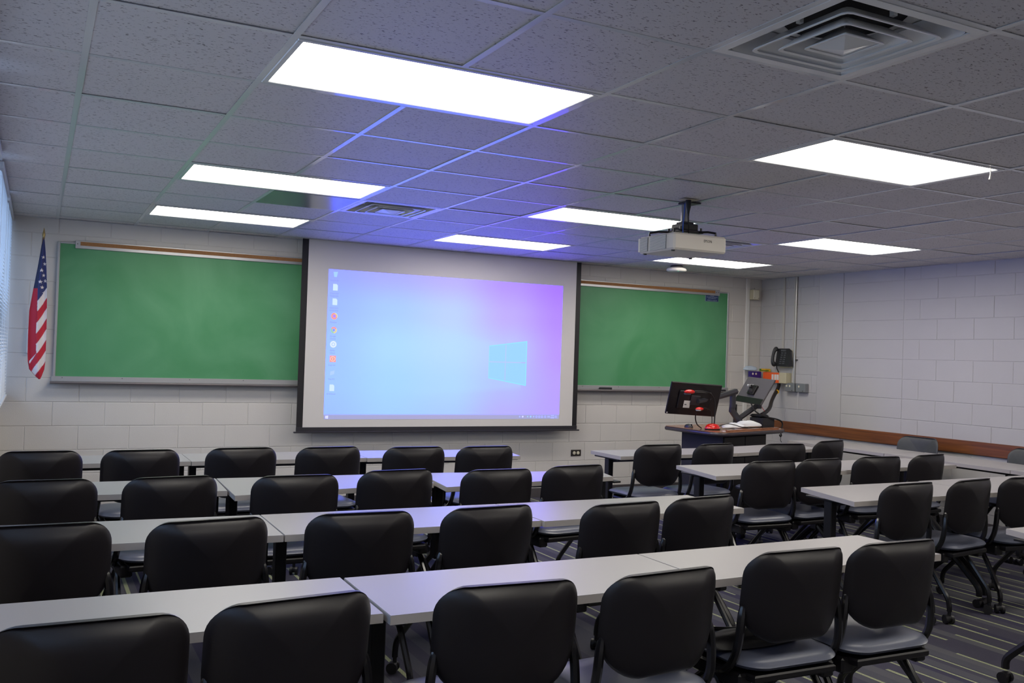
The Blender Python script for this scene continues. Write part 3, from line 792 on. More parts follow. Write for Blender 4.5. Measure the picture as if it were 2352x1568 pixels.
part('pipe_strap', MB().box((XR-.02, 8.11, 1.56), (XR-.003, 8.165, 1.575), .002), M['steel'], t)
solo('flat_raceway', MB().box((XR-.018, 8.166, 1.30), (XR-.003, 8.19, H), .003), M['raceway'], 'painted flat raceway running beside the shiny pipe on the right wall', 'raceway')
def jbox(y0, y1, label, knobs):
    t = thing('grey_box', label, 'junction box', (XR-.03, (y0+y1)/2, 1.195), 'grey metal boxes below the pipe')
    part('body', MB().box((XR-.06, y0, 1.198), (XR-.002, y1, 1.298), .004), M['box'], t)
    w = y1-y0
    part('cover', MB().box((XR-.066, y0+w*.0, 1.200), (XR-.06, y1, 1.296), .003), M['box'], t)
    for yy in knobs:
        part('socket', MB().tube([(XR-.067, yy, 1.262), (XR-.069, yy, 1.262)], .012, 12), M['cream'], t)
    part('screw', MB().cyl((XR-.066, y0+.03, 1.212), (XR-.068, y0+.03, 1.212), .006, 8), M['steel'], t)
jbox(8.10, 8.246, 'grey metal box with two cream sockets below the pipe', (8.215, 8.165))
jbox(7.93, 8.068, 'grey metal box with one cream knob, right of its twin', (8.02,))
# telephone
t = thing('wall_phone', 'black desk telephone hung on the right wall', 'telephone', (XR-.05, 8.31, 1.48))
mb = MB(); mb.m = Matrix.Translation((XR-.004, 8.305, 1.49)) @ Matrix.Rotation(-PI/2, 4, 'Z')
# local x runs toward -y ... built directly in room coordinates instead
mb = MB()
mb.add([(XR-.035, 8.40, 1.50), (XR-.035, 8.155, 1.49), (XR-.035, 8.17, 1.67), (XR-.035, 8.22, 1.70), (XR-.035, 8.40, 1.70),
        (XR-.085, 8.40, 1.49), (XR-.095, 8.165, 1.485), (XR-.05, 8.18, 1.665), (XR-.045, 8.22, 1.69), (XR-.05, 8.40, 1.695)],
       [(0, 1, 2, 3, 4), (5, 6, 7, 8, 9), (0, 1, 6, 5), (1, 2, 7, 6), (2, 3, 8, 7), (3, 4, 9, 8), (4, 0, 5, 9)])
part('body', mb, M['phone'], t, smooth=False)
part('wall_mount', MB().box((XR-.034, 8.18, 1.47), (XR-.003, 8.38, 1.68), .004), M['beige'], t)
part('handset', MB().tube(smooth_path([(XR-.085, 8.395, 1.50), (XR-.125, 8.40, 1.53), (XR-.115, 8.405, 1.61), (XR-.095, 8.40, 1.68), (XR-.06, 8.39, 1.70)]), [.022, .03, .02, .018, .02, .03, .022], 10), M['phone'], t)
mb = MB()
for r in range(6):
    for c in range(2): mb.box((XR-.092+r*.006, 8.325-c*.05, 1.515+r*.025), (XR-.086+r*.006, 8.29-c*.05, 1.527+r*.025))
part('keypad', mb, M['phonekeys'], t, smooth=False)['kind'] = 'stuff'
part('display', MB().box((XR-.06, 8.25, 1.665), (XR-.05, 8.33, 1.685)), M['phonekeys'], t, smooth=False)
part('cord', MB().tube([(XR-.07, 8.385, 1.50), (XR-.06, 8.39, 1.46), (XR-.03, 8.39, 1.415)], .006, 6), M['cable'], t)
# beige wiring box with blue and orange panels
t = thing('control_box', 'beige wall box with an orange panel and white labels in the right corner', 'wall box', (XR-.06, 8.42, 1.285))
part('body', MB().box((XR-.09, 8.205, 1.288), (XR-.002, 8.60, 1.412), .004), M['beige'], t)
part('orange_panel', MB().box((XR-.097, 8.318, 1.29), (XR-.0905, 8.585, 1.412), .002), M['orange'], t)
for y in (8.435, 8.39, 8.35):
    part('white_label', MB().box((XR-.099, y-.034, 1.325), (XR-.0975, y, 1.39)), M['white'], t, smooth=False)
t = thing('socket_box', 'dark blue wall box with two cream sockets in the right corner', 'wall box', (7.66, 8.66, 1.33))
part('body', MB().box((7.705, 8.64, 1.318), (XR-.09, YF-.003, 1.415), .004), M['raceway'], t)
part('blue_panel', MB().box((7.62, 8.605, 1.315), (7.795, 8.64, 1.418), .003), M['blue'], t)
for x in (7.66, 7.71): part('socket', MB().tube([(x, 8.603, 1.388), (x, 8.60, 1.388)], .013, 12), M['cream'], t)
# things lying on top
mb = MB()
def blob(cx, cy, cz, rx, ry, rz, amp=.12, seed=1, nu=20, nv=10, flat_bottom=True):
    rnd = random.Random(seed); ph = [rnd.uniform(0, 6) for _ in range(6)]; V = []; F = []
    for j in range(nv+1):
        th = PI*j/nv
        for i in range(nu):
            a = 2*PI*i/nu; k = 1+amp*(math.sin(3*a+ph[0])*math.sin(2*th+ph[1])+.6*math.sin(5*a+ph[2]+3*th)+.5*math.sin(7*th+ph[3]+2*a))
            z = math.cos(th)
            if flat_bottom and z < 0: z *= .25
            V.append((cx+rx*k*math.sin(th)*math.cos(a), cy+ry*k*math.sin(th)*math.sin(a), cz+rz*k*z))
    for j in range(nv):
        for i in range(nu): F.append((j*nu+i, j*nu+(i+1) % nu, (j+1)*nu+(i+1) % nu, (j+1)*nu+i))
    m_ = MB(); m_.add(V, F); return m_
solo('plastic_bag', blob(7.69, 8.68, 1.435, .1, .05, .045, .1, 3), M['bagfilm'], 'crumpled clear plastic bag lying on the dark blue wall box', 'plastic bag')
t = thing('crayon_box', 'small yellow and green card box on the orange and blue wall boxes', 'box', (7.83, 8.62, 1.4155))
part('carton', MB().box((7.79, 8.53, 1.4185), (7.87, 8.63, 1.452), .002), M['yellow'], t)
part('green_band', MB().box((7.788, 8.528, 1.425), (7.84, 8.632, 1.436)), M['green'], t, smooth=False)
part('green_band', MB().box((7.788, 8.60, 1.436), (7.80, 8.633, 1.450)), M['green'], t, smooth=False)
# wooden chair rail
solo('chair_rail', MB().box((XR-.025, YB, .718), (XR-.0015, YF-.001, .845), .006), M['railwood'], 'long brown wooden rail along the right wall above the tables', 'wall rail')

# access point
t = thing('wireless_access_point', 'round white access point with green light under the ceiling near the front wall', 'access point', (6.12, 8.12, 2.47))
part('housing', MB().lathe([(.06, .0), (.098, .004), (.11, .016), (.10, .034), (.07, .046)], 28, (6.12, 8.12, 2.474)), M['white'], t)
part('mount', MB().lathe([(.07, 0), (.06, .02)], 20, (6.12, 8.12, 2.52)), M['mongrey'], t)
part('status_light', MB().lathe([(.004, -.001), (.004, .001)], 8, (6.09, 8.05, 2.4745)), M['led'], t)

# ------------------------------------------------------------------ projector
P0 = Vector((3.69, 4.84, 0)); pz = 2.2
t = thing('projector', 'white ceiling projector facing the screen, hung on a black mount', 'projector', (3.69, 4.84, pz))
part('case', MB().box((3.48, 4.65, pz), (3.895, 5.03, pz+.108), .012), M['projw'], t)
for k in range(12):
    part('vent_slat', MB().box((3.4745, 4.73, pz+.012+k*.0072), (3.481, 4.90, pz+.0155+k*.0072)).box((3.4745, 4.925, pz+.012+k*.0072), (3.481, 5.01, pz+.0155+k*.0072)), M['white'], t, smooth=False)
part('vent_recess', MB().box((3.4765, 4.73, pz+.010), (3.4805, 4.90, pz+.099)).box((3.4765, 4.925, pz+.010), (3.4805, 5.01, pz+.099)), M['slot'], t, smooth=False)
part('ribbed_edge', MB().box((3.478, 5.012, pz+.01), (3.49, 5.034, pz+.1), .003), M['projw'], t)
mb = MB(); put_text(mb, 'EPSON', .024, (3.742, 4.6494, pz+.068), width=.062); part('lettering', mb, M['text'], t, smooth=False)
part('lens_barrel', MB().tube([(3.69, 5.028, pz+.055), (3.69, 5.05, pz+.055)], .04, 20), M['phone'], t)
for x, y in ((3.50, 4.685), (3.50, 4.985), (3.87, 4.985)):
    part('foot', MB().lathe([(.012, -.008), (.012, .001)], 10, (x, y, pz)), M['phone'], t)
part('cover_seam', MB().box((3.49, 4.66, pz-.0006), (3.885, 4.662, pz+.0004)), M['slot'], t, smooth=False)
# bracket belongs to the mount
t = thing('projector_mount', 'black ceiling bracket and grey pole carrying the projector', 'projector mount', (3.72, 4.86, pz+.11))
part('ceiling_plate', MB().box((3.69, 4.80, H-.012), (3.80, 4.90, H-.002), .002), M['phone'], t)
part('pole', MB().cyl((3.735, 4.88, pz+.19), (3.735, 4.88, H-.01), .027, 18), M['pipe'], t)
part('hub', MB().box((3.67, 4.82, pz+.155), (3.80, 4.94, pz+.20), .006).box((3.69, 4.84, pz+.195), (3.78, 4.92, pz+.215), .006), M['blackmetal'], t)
part('base_plate', MB().box((3.64, 4.80, pz+.14), (3.83, 4.96, pz+.156), .004), M['blackmetal'], t)
for (x, y) in ((3.53, 4.72), (3.53, 4.98), (3.86, 4.98), (3.86, 4.72)):
    part('spider_arm', MB().tube(smooth_path([(3.735, 4.88, pz+.148), (x, y, pz+.146), (x, y, pz+.109)], 1), .0075, 6), M['blackmetal'], t)
    part('foot_pad', MB().lathe([(.013, 0), (.013, .003)], 10, (x, y, pz+.1085)), M['blackmetal'], t)
for (x, y) in ((3.65, 4.81), (3.82, 4.95), (3.66, 4.95), (3.81, 4.81)):
    part('knob', MB().lathe([(.008, 0), (.008, .018)], 8, (x, y, pz+.156)), M['blackmetal'], t)
# cables at the mount
tag(part('blue_cable', MB().tube(smooth_path([(3.70, 4.84, H-.004), (3.695, 4.835, 2.47), (3.66, 4.80, 2.40), (3.65, 4.79, 2.34), (3.665, 4.80, 2.31)]), .0035, 6), M['bluecable']),
    'blue network cable hanging from the ceiling into the projector', 'cable')
t = thing('power_plug', 'black plug and cord under the beige ceiling plate above the projector', 'plug', (3.67, 4.76, 2.44))
part('plug_body', MB().lathe([(.006, -.105), (.010, -.075), (.016, -.05), (.019, -.02), (.018, -.004)], 12, (3.67, 4.765, H)), M['cable'], t)
part('cord', MB().tube(smooth_path([(3.67, 4.765, H-.1), (3.68, 4.77, 2.40), (3.70, 4.79, 2.36), (3.71, 4.81, 2.311)]), .0035, 6), M['cable'], t)
solo('ceiling_plate', MB().box((3.615, 4.73, H-.004), (3.725, 4.80, H-.0016), .001), M['beige'], 'beige cover plate on the ceiling above the projector', 'cover plate')

# ------------------------------------------------------------------ tables
TZ, TH = .737, .028
def table(corners, label, group, inset=(.038, .038)):
    """corners: near-left, near-right, far-right, far-left of the top"""
    nl, nr, fr_, fl_ = [Vector(c) for c in corners]; c = (nl+nr+fr_+fl_)/4
    t = thing('training_table', label, 'table', (c.x, c.y, 0), group)
    poly = [tuple(v) for v in (nl, nr, fr_, fl_)]
    part('edge_band', MB().prism(poly, TZ-TH, TZ-.002), M['edge'], t, smooth=False)
    part('tabletop', MB().prism([tuple(c+(v-c)*.9985) for v in (nl, nr, fr_, fl_)], TZ-.002, TZ), M['lam'], t, smooth=False)
    d = (nr-nl).normalized(); n = Vector((-d.y, d.x))
    L = (nr-nl).length
    ends = []
    for s in (inset[0]/L, 1-inset[1]/L):
        m_ = (nl+(nr-nl)*s+fl_+(fr_-fl_)*s)/2; ends.append(m_)
        ang = math.atan2(d.y, d.x)
        mb = MB(); mb.m = Matrix.Translation((m_.x, m_.y, 0)) @ Matrix.Rotation(ang, 4, 'Z')
        mb.box((-.024, -.03, .26), (.024, .03, TZ-TH-.012), .004)
        lg = part('leg', mb, M['blackmetal'], t)
        mb = MB(); mb.m = Matrix.Translation((m_.x, m_.y, 0)) @ Matrix.Rotation(ang, 4, 'Z')
        for q in (-1, 1):                 # splayed foot bars ending in casters
            mb.tube(smooth_path([(0, q*.0, .30), (0, q*.05, .27), (0, q*.19, .145), (0, q*.215, .11), (0, q*.215, .07)]), .019, 8)
            for w_ in (-1, 1): mb.tube([(w_*.010, q*.215, .027), (w_*.028, q*.215, .027)], .027, 14)
            mb.tube([(-.011, q*.215, .036), (.011, q*.215, .036)], .02, 10)
        part('foot', mb, M['blackmetal'], lg)
        mb = MB(); mb.m = Matrix.Translation((m_.x, m_.y, 0)) @ Matrix.Rotation(ang, 4, 'Z')
        mb.box((-.03, -.17, TZ-TH-.012), (.03, .17, TZ-TH), .002)
        part('top_plate', mb, M['blackmetal'], t)
    a, b = ends
    part('under_beam', MB().tube([(a.x, a.y, TZ-TH-.03), (b.x, b.y, TZ-TH-.03)], .015, 4), M['blackmetal'], t)
    return t
def rect(x0, x1, y0, y1, dy=0.): return [(x0, y0), (x1, y0+dy), (x1, y1+dy), (x0, y1)]
gl, gr, gs = 'white topped tables of the left bank', 'white topped tables of the right bank', 'white topped tables along the right wall'
g = .003
table([(-.285, 2.61), (.937, 2.605), (.945, 3.072), (-.285, 3.085)], 'white table at the lower left corner, nearest row beside the windows', gl)
table([(.945+g, 2.575), (2.148, 2.585), (2.152, 3.055), (.955, 3.06)], 'white table in the middle of the nearest row, catching violet light', gl)
table([(2.152+g, 2.60), (3.40, 2.64), (3.385, 3.07), (2.157, 3.055)], 'white table at the right end of the nearest left-bank row', gl)
table([(-.285, 3.885), (.935, 3.84), (.942, 4.342), (-.285, 4.39)], 'white table in the second row, beside the windows', gl)
table([(.938+g, 3.84), (2.142, 3.825), (2.146, 4.325), (.946, 4.342)], 'white table in the middle of the second left-bank row', gl)
table([(2.145+g, 3.805), (3.385, 3.84), (3.375, 4.315), (2.15, 4.325)], 'white table at the right end of the second left-bank row', gl)
table([(-.285, 5.14), (.935, 5.11), (.955, 5.61), (-.285, 5.62)], 'white table in the third row, beside the windows', gl)
table([(.938+g, 4.93), (2.13, 5.125), (2.20, 5.57), (.96, 5.61)], 'white table standing askew in the middle of the third left-bank row', gl)
table([(2.135+g, 4.945), (3.40, 5.125), (3.47, 5.42), (2.21, 5.57)], 'white table standing askew at the right end of the third left-bank row', gl)
table(rect(-.285, .94, 6.46, 6.93), 'white table of the front row beside the windows, below the chalkboard', gl)
table(rect(.943, 2.15, 6.45, 6.93), 'white table in the middle of the front left-bank row', gl)
table([(2.153, 6.435), (3.36, 6.36), (3.43, 6.84), (2.157, 6.93)], 'white table at the right end of the front left-bank row', gl)
table([(4.16, 6.17), (5.38, 6.20), (5.37, 6.64), (4.16, 6.62)], 'white table right before the dark lectern, left end of the front right-bank row', gr)
table([(5.383, 6.20), (6.60, 6.40), (6.56, 6.86), (5.373, 6.64)], 'white table of the front right-bank row, ending near the right wall', gr)
table([(4.13, 4.97), (5.39, 5.0), (5.39, 5.54), (4.25, 5.57)], 'white table at the left end of the second right-bank row', gr)
table([(5.393, 5.03), (6.70, 5.08), (6.70, 5.58), (5.393, 5.54)], 'white table of the second right-bank row, ending at the wall tables', gr, (.026, .038))
table([(4.19, 3.83), (5.44, 3.86), (5.44, 4.40), (4.33, 4.39)], 'white table at the left end of the third right-bank row', gr)
table([(5.443, 3.86), (6.66, 3.90), (6.66, 4.45), (5.443, 4.42)], 'white table of the third right-bank row, nearest the right wall', gr, (.026, .038))
table([(4.14, 2.45), (5.36, 2.47), (5.36, 2.96), (4.28, 2.96)], 'white table whose corner shows at the right edge of the photo', gr)
def side(x0, x1, y0, y1, label):
    return table([(x1, y0), (x1, y1), (x0, y1), (x0, y0)], label, gs)
side(6.84, 7.36, 5.93, 7.14, 'white table along the right wall, farthest, behind the front chairs')
side(6.84, 7.38, 4.71, 5.925, 'white table along the right wall, in front of the first grey chair')
side(6.84, 7.40, 3.49, 4.705, 'white table along the right wall, nearest, at the photo edge')

# ------------------------------------------------------------------ chairs
def rr_outline(w, h, rb, rt_, n=10, bow=0.0, cx=0., cz=0., taper=0.):
    """rounded rectangle, anticlockwise; rb/rt_ = bottom/top corner radius; bow = sag of the bottom edge"""
    P = []
    for (sx, sz, r, a0) in ((1, 1, rt_, 0), (-1, 1, rt_, PI/2), (-1, -1, rb, PI), (1, -1, rb, 1.5*PI)):
        ox, oz = sx*(w/2-r), sz*(h/2-r)
        for k in range(n+1):
            a = a0+PI/2*k/n; P.append([ox+r*math.cos(a), oz+r*math.sin(a)])
    for p in P:
        if p[1] < 0: p[1] -= bow*(1-(p[0]/(w/2))**2)
        p[0] *= 1-taper*(.5-p[1]/h)
        p[0] += cx; p[1] += cz
    return P
def pillow(out, c, surf_front, surf_back, rings=(0, .35, .6, .78, .9, .97, 1.0)):
    """closed shell over an outline; surf_*(x, z, t) give 3D points, t = 0 centre .. 1 rim"""
    n = len(out); V = []; F = []
    for side_ in (0, 1):
        f = (surf_front, surf_back)[side_]
        V.append(f(c[0], c[1], 0.))
        for t_ in rings[1:]:
            for p in out: V.append(f(c[0]+(p[0]-c[0])*t_, c[1]+(p[1]-c[1])*t_, t_))
    K = 1+n*(len(rings)-1)
    for s_ in (0, 1):
        b = s_*K
        for i in range(n): F.append((b, b+1+i, b+1+(i+1) % n))
        for r in range(len(rings)-2):
            for i in range(n):
                a = b+1+r*n; F.append((a+i, a+n+i, a+n+(i+1) % n, a+(i+1) % n))
    a = 1+(len(rings)-2)*n
    for i in range(n): F.append((a+i, a+(i+1) % n, K+a+(i+1) % n, K+a+i))
    mb = MB(); mb.add(V, F); return mb

BW = .465
def back_y(x, z):          # wraps round the sitter, leans back, the top edge rolls outward
    return .075*(x/(BW/2))**2 + (.69-z)*.12 - .008*max(0, (z-.78)/.07)**2
def make_chair(backmat=None):
    t = thing('rolling_chair', '', 'chair', (0, 0, 0))
    out = rr_outline(BW, .32, .13, .088, 9, .012, 0, .69)
    th = .024
    def prof(t_): return math.sqrt(max(0, 1-t_**5))
    fr = lambda x, z, t_: (x, back_y(x, z)+th*prof(t_)*.9+.004, z)
    bk = lambda x, z, t_: (x, back_y(x, z)-th*prof(t_)+.004 + .040*max(0, (z-.795)/.055)**1.6*max(0, 1-(x/.21)**2), z)
    part('backrest', pillow(out, (0, .69), fr, bk, (0, .2, .4, .55, .68, .78, .86, .92, .97, 1.0)), backmat or M['back'], t, ang=80)
    # seat cushion
    so = rr_outline(.464, .455, .10, .115, 9, 0, 0, .255)
    def seat_z(x, y): return .436-.035*max(0, (y-.38)/.1)**2*.8 + .008*(x/.23)**2
    top = lambda x, y, t_: (x, y, seat_z(x, y)+.036*math.sqrt(max(0, 1-t_**3.2)))
    bot = lambda x, y, t_: (x, y, seat_z(x, y)-.022*math.sqrt(max(0, 1-t_**8)))
    part('seat', pillow(so, (0, .255), top, bot), M['seat'], t, ang=80)
    part('seat_pan', MB().prism([(-.19, .04), (.19, .04), (.20, .12), (.17, .42), (-.17, .42), (-.20, .12)], .385, .412, .006)
         .box((-.225, .08, .35), (-.165, .36, .41), .008).box((.165, .08, .35), (.225, .36, .41), .008), M['blackmetal'], t)
    for s in (-1, 1):
        part('back_upright', MB().tube(smooth_path([(s*.219, .078, .655), (s*.229, .075, .60), (s*.235, .075, .54), (s*.242, .085, .475), (s*.245, .12, .42), (s*.235, .20, .395), (s*.20, .28, .39)]), [.008, .0155, .0155, .0155, .0155, .0155, .0155, .0155], 8), M['tube'], t)
        rear_leg = part('leg', MB().tube(smooth_path([(s*.205, .30, .385), (s*.205, .27, .388), (s*.215, .20, .36), (s*.225, .09, .21), (s*.228, .045, .15), (s*.228, .035, .10), (s*.228, .035, .075)]), .0150, 8), M['tube'], t)
        front_leg = part('leg', MB().tube(smooth_path([(s*.195, .22, .385), (s*.195, .25, .388), (s*.20, .30, .36), (s*.215, .47, .20), (s*.22, .515, .15), (s*.22, .525, .10), (s*.22, .525, .075)]), .0150, 8), M['tube'], t)
        for lg, (cx, cy, sw) in ((rear_leg, (s*.228, .035, .5*s)), (front_leg, (s*.22, .525, -.9*s))):
            mb = MB(); mb.m = Matrix.Translation((cx, cy, 0)) @ Matrix.Rotation(sw, 4, 'Z')
            for a in (-1, 1):
                mb.tube([(a*.010, .008, .027), (a*.026, .008, .027)], .027, 16)
            mb.tube([(-.012, .008, .034), (.012, .008, .034)], .022, 12); mb.cyl((0, 0, .05), (0, 0, .08), .010, 8)
            part('caster', mb, M['wheel'], lg)
            mb = MB(); mb.m = Matrix.Translation((cx, cy, 0)) @ Matrix.Rotation(sw, 4, 'Z')
    part('mechanism', MB().box((-.17, .16, .355), (.17, .30, .388), .006).tube([(-.2, .26, .365), (.2, .26, .365)], .011, 8), M['blackmetal'], t)
    return t
chair0 = make_chair()
chairg = make_chair(M['greyback'])
ordl = ['leftmost', 'second from left', 'third from left', 'fourth from left', 'fifth from left', 'rightmost']
ROWS = [('nearest', [(.139, 2.393, 0), (.645, 2.43, .10), (1.261, 2.376, -.06), (1.80, 2.348, .07), (2.468, 2.46, -.02), (2.962, 2.455, -.02)]),
        ('second', [(.044, 3.708, 0), (.622, 3.645, .10), (1.217, 3.634, -.04), (1.802, 3.626, .06), (2.452, 3.545, .07), (2.955, 3.60, .10)]),
        ('third', [(.059, 4.899, 0), (.635, 4.885, .10), (1.24, 4.80, 0), (1.837, 4.90, .07), (2.421, 4.80, -.01), (2.988, 4.871, .09)]),
        ('front', [(.044, 6.187, 0), (.607, 6.161, .02), (1.23, 6.196, .03), (1.81, 6.164, .07), (2.396, 6.077, -.02), (2.932, 6.039, .02)])]
first = True
look = {('nearest', 4): 'black chair with a black bag on its seat, nearest left-bank row, fifth from left'}
for rn, lst in ROWS:
    for k, (x, y, a) in enumerate(lst):
        lab = look.get((rn, k), 'black rolling chair, %s of six in the %s row of the left bank' % (ordl[k], rn))
        if first:
            chair0.location = (x, y, 0); chair0.rotation_euler = (0, 0, a); chair0['label'] = lab; chair0['group'] = 'black chairs at the left bank of tables'; first = False
        else: dup(chair0, (x, y, 0), lab, a, 'black chairs at the left bank of tables')
RB = [('front', 'of four', [(4.408, 5.945, .02), (4.958, 5.935, .12), (5.60, 5.84, -.12), (6.318, 6.019, .2)]),
      ('second', 'of four', [(4.499, 4.80, -.04), (5.005, 4.84, .06), (5.616, 4.873, -.08), (6.208, 4.907, .13)]),
      ('third', 'of three', [(4.537, 3.70, .05), (5.11, 3.72, .14), (5.63, 3.70, -.15)]),
      ('fourth', 'of one', [(4.62, 2.36, 0)])]
nth = ['leftmost', 'second from left', 'third from left', 'rightmost']
for rn, of, lst in RB:
    for k, (x, y, a) in enumerate(lst):
        w = nth[k] if k < len(lst)-1 else 'rightmost'
        lab = 'black rolling chair, %s %s in the %s row of the right bank' % (w, of, rn)
        if of == 'of one': lab = 'chair at the right edge of the photo of which only a caster shows'
        dup(chair0, (x, y, 0), lab, a, 'black chairs at the right bank of tables')
chairg.location = (7.66, 6.19, 0); chairg.rotation_euler = (0, 0, PI/2); chairg['label'] = 'charcoal chair facing left against the right wall rail, farther of two'; chairg['group'] = 'charcoal chairs along the right wall'
dup(chairg, (7.66, 5.02, 0), 'charcoal chair facing left against the right wall rail, cut by the photo edge', PI/2)
# bag on a seat
t = thing('shoulder_bag', 'flat black bag lying on the seat of a near chair at lower right', 'bag', (2.46, 2.62, .464))
bgo = blob(2.40, 2.68, .478, .235, .085, .042, .05, 9, 26, 10)
part('pouch', bgo, M['bag'], t)
part('strap', MB().tube(smooth_path([(2.2, 2.74, .49), (2.17, 2.80, .485), (2.22, 2.86, .478), (2.34, 2.86, .478), (2.42, 2.80, .482), (2.44, 2.74, .50)]), .009, 6), M['bag'], t)
part('buckle', MB().box((2.19, 2.755, .49), (2.215, 2.785, .499), .002), M['steelbright'], t)

# ------------------------------------------------------------------ lectern and what stands on it
LZ = .84
t = thing('lectern_desk', 'dark lectern desk with a brown wood top in the right front corner', 'lectern', (6.35, 7.5, 0))
part('cabinet', MB().prism([(5.97, 7.10), (6.70, 7.30), (6.76, 7.90), (5.95, 7.72)], .04, LZ-.04), M['body'], t, smooth=False)
d = Vector((6.70-5.97, 7.30-7.10)).normalized()
mb = MB(); mb.m = Matrix.Translation((5.97, 7.10, 0)) @ Matrix.Rotation(math.atan2(d.y, d.x), 4, 'Z')
mb.box((.01, -.012, .06), (.36, -.0005, LZ-.06), .003); part('door', mb, M['bodydark'], t)
mb = MB(); mb.m = Matrix.Translation((5.97, 7.10, 0)) @ Matrix.Rotation(math.atan2(d.y, d.x), 4, 'Z')
mb.box((.37, -.012, .06), (.74, -.0005, LZ-.06), .003); part('door', mb, M['bodydark'], t)
part('plinth', MB().prism([(6.0, 7.14), (6.68, 7.33), (6.73, 7.87), (5.98, 7.70)], 0, .04), M['bodydark'], t, smooth=False)
top = [(5.80, 7.12), (5.83, 7.03), (5.90, 6.99), (6.0, 7.0), (6.90, 7.27), (6.98, 7.33), (6.99, 7.44), (6.93, 7.98), (6.80, 8.02), (5.84, 7.86), (5.79, 7.80)]
part('edge_moulding', MB().prism(top, LZ-.042, LZ-.003, .010), M['topedge'], t, ang=60)
c = Vector((6.35, 7.5))
part('top', MB().prism([tuple(c+(Vector(p)-c)*.985) for p in top], LZ-.004, LZ), M['topwood'], t, smooth=False)
part('raised_flap', MB().prism([(5.98, 7.045), (6.88, 7.31), (6.90, 7.36), (6.00, 7.10)], LZ+.0002, LZ+.016, .003), M['topwood'], t, smooth=False)
part('cable_hook', MB().tube(smooth_path([(6.95, 7.36, LZ-.04), (6.96, 7.35, LZ-.075), (6.93, 7.34, LZ-.085), (6.92, 7.34, LZ-.06)]), .007, 6), M['cable'], t)
part('hanging_cord', MB().tube([(6.94, 7.34, LZ-.08), (6.935, 7.34, LZ-.12), (6.95, 7.34, LZ-.14)], .003, 5), M['cable'], t)

def oriented(C, R, U):
    R = Vector(R).normalized(); U = Vector(U); U = (U-R*U.dot(R)).normalized(); Fd = U.cross(R)   # away from the viewer
    return Matrix(((R.x, Fd.x, U.x, C[0]), (R.y, Fd.y, U.y, C[1]), (R.z, Fd.z, U.z, C[2]), (0, 0, 0, 1)))
# left monitor, seen from its back
C1 = (5.849, 7.412, 1.133)
m1 = oriented(C1, (.982, -.182, -.048), (-.008, -.295, .955))
t = thing('black_monitor', 'black monitor seen from behind on the left of the lectern', 'monitor', C1)
def mpart(name, mb, m, mw, c, parent, **k):
    mb.v = [tuple(mw @ Vector(p)) for p in mb.v]; return part(name, mb, m, parent, **k)
mpart('case', MB().box((-.28, -.004, -.168), (.28, .018, .168), .006), M['mon'], m1, C1, t)
mpart('rear_hump', MB().box((-.18, -.022, -.10), (.17, -.004, .09), .006), M['mon'], m1, C1, t)
mpart('display', MB().box((-.27, .018, -.155), (.27, .0195, .158)), M['dark'], m1, C1, t, smooth=False)
mpart('sticker', MB().box((-.115, -.0235, -.085), (-.045, -.022, -.01)), M['white'], m1, C1, t, smooth=False)
mpart('barcode', MB().box((-.105, -.0242, -.055), (-.083, -.0236, -.047)), M['dark'], m1, C1, t, smooth=False)
mpart('mount_plate', MB().box((-.05, -.034, -.05), (.05, -.022, .05), .003), M['arm'], m1, C1, t)
mpart('corner_sticker', MB().box((-.272, -.0048, -.160), (-.258, -.004, -.146)), M['white'], m1, C1, t, smooth=False)
C2 = (6.856, 7.665, 1.223)
m2 = oriented(C2, (-.149, -.988, -.039), (.505, -.11, .856))
t2 = thing('grey_monitor', 'grey monitor leaning back on the right of the lectern, webcam on it', 'monitor', C2)
mpart('case', MB().box((-.25, -.004, -.155), (.25, .016, .155), .005), M['mongrey'], m2, C2, t2)
mpart('lower_vent_band', MB().box((-.248, -.008, -.158), (.248, -.004, -.09), .003), M['mon'], m2, C2, t2)
mpart('display', MB().box((-.24, .016, -.145), (.24, .0175, .145)), M['dark'], m2, C2, t2, smooth=False)
mpart('mount_plate', MB().box((-.07, -.03, -.06), (.05, -.004, .05), .004), M['mon'], m2, C2, t2)
# webcam clipped on the grey monitor
t = thing('webcam', 'small silver webcam on the back of the grey monitor', 'webcam', (6.70, 7.62, 1.29))
cw = m2 @ Vector((-.045, -.045, .03)); 
part('body', MB().box((cw.x-.045, cw.y-.012, cw.z-.013), (cw.x+.045, cw.y+.012, cw.z+.013), .006), M['steelbright'], t)
part('lens', MB().tube([(cw.x, cw.y-.011, cw.z), (cw.x, cw.y-.016, cw.z)], .010, 12), M['dark'], t)
part('stand', MB().box((cw.x-.006, cw.y-.005, cw.z-.05), (cw.x+.03, cw.y+.018, cw.z-.012), .003), M['cable'], t)

# twin monitor arms
t = thing('desk_arm', 'dark grey jointed arm holding the black monitor', 'monitor arm', (6.53, 7.55, LZ))
E1 = m1 @ Vector((.02, -.05, .0))
part('upper_link', MB().tube([tuple(E1), (6.18, 7.42, 1.165), (6.46, 7.50, 1.215)], [.024, .028, .032], 6), M['arm'], t)
part('elbow', MB().cyl((6.42, 7.50, 1.05), (6.42, 7.50, 1.20), .033, 12), M['arm'], t)
part('lower_link', MB().tube([(6.42, 7.50, 1.07), (6.42, 7.51, 1.02), (6.57, 7.56, .90)], [.034, .034, .036], 6), M['arm'], t)
part('post', MB().cyl((6.58, 7.57, LZ), (6.58, 7.57, .945), .024, 12), M['arm'], t)
part('clamp', MB().box((6.50, 7.50, LZ+.0005), (6.64, 7.64, LZ+.02), .004), M['arm'], t)
t = thing('desk_arm', 'dark grey jointed arm holding the grey monitor', 'monitor arm', (6.70, 7.72, LZ))
E2 = m2 @ Vector((-.02, -.05, -.02))
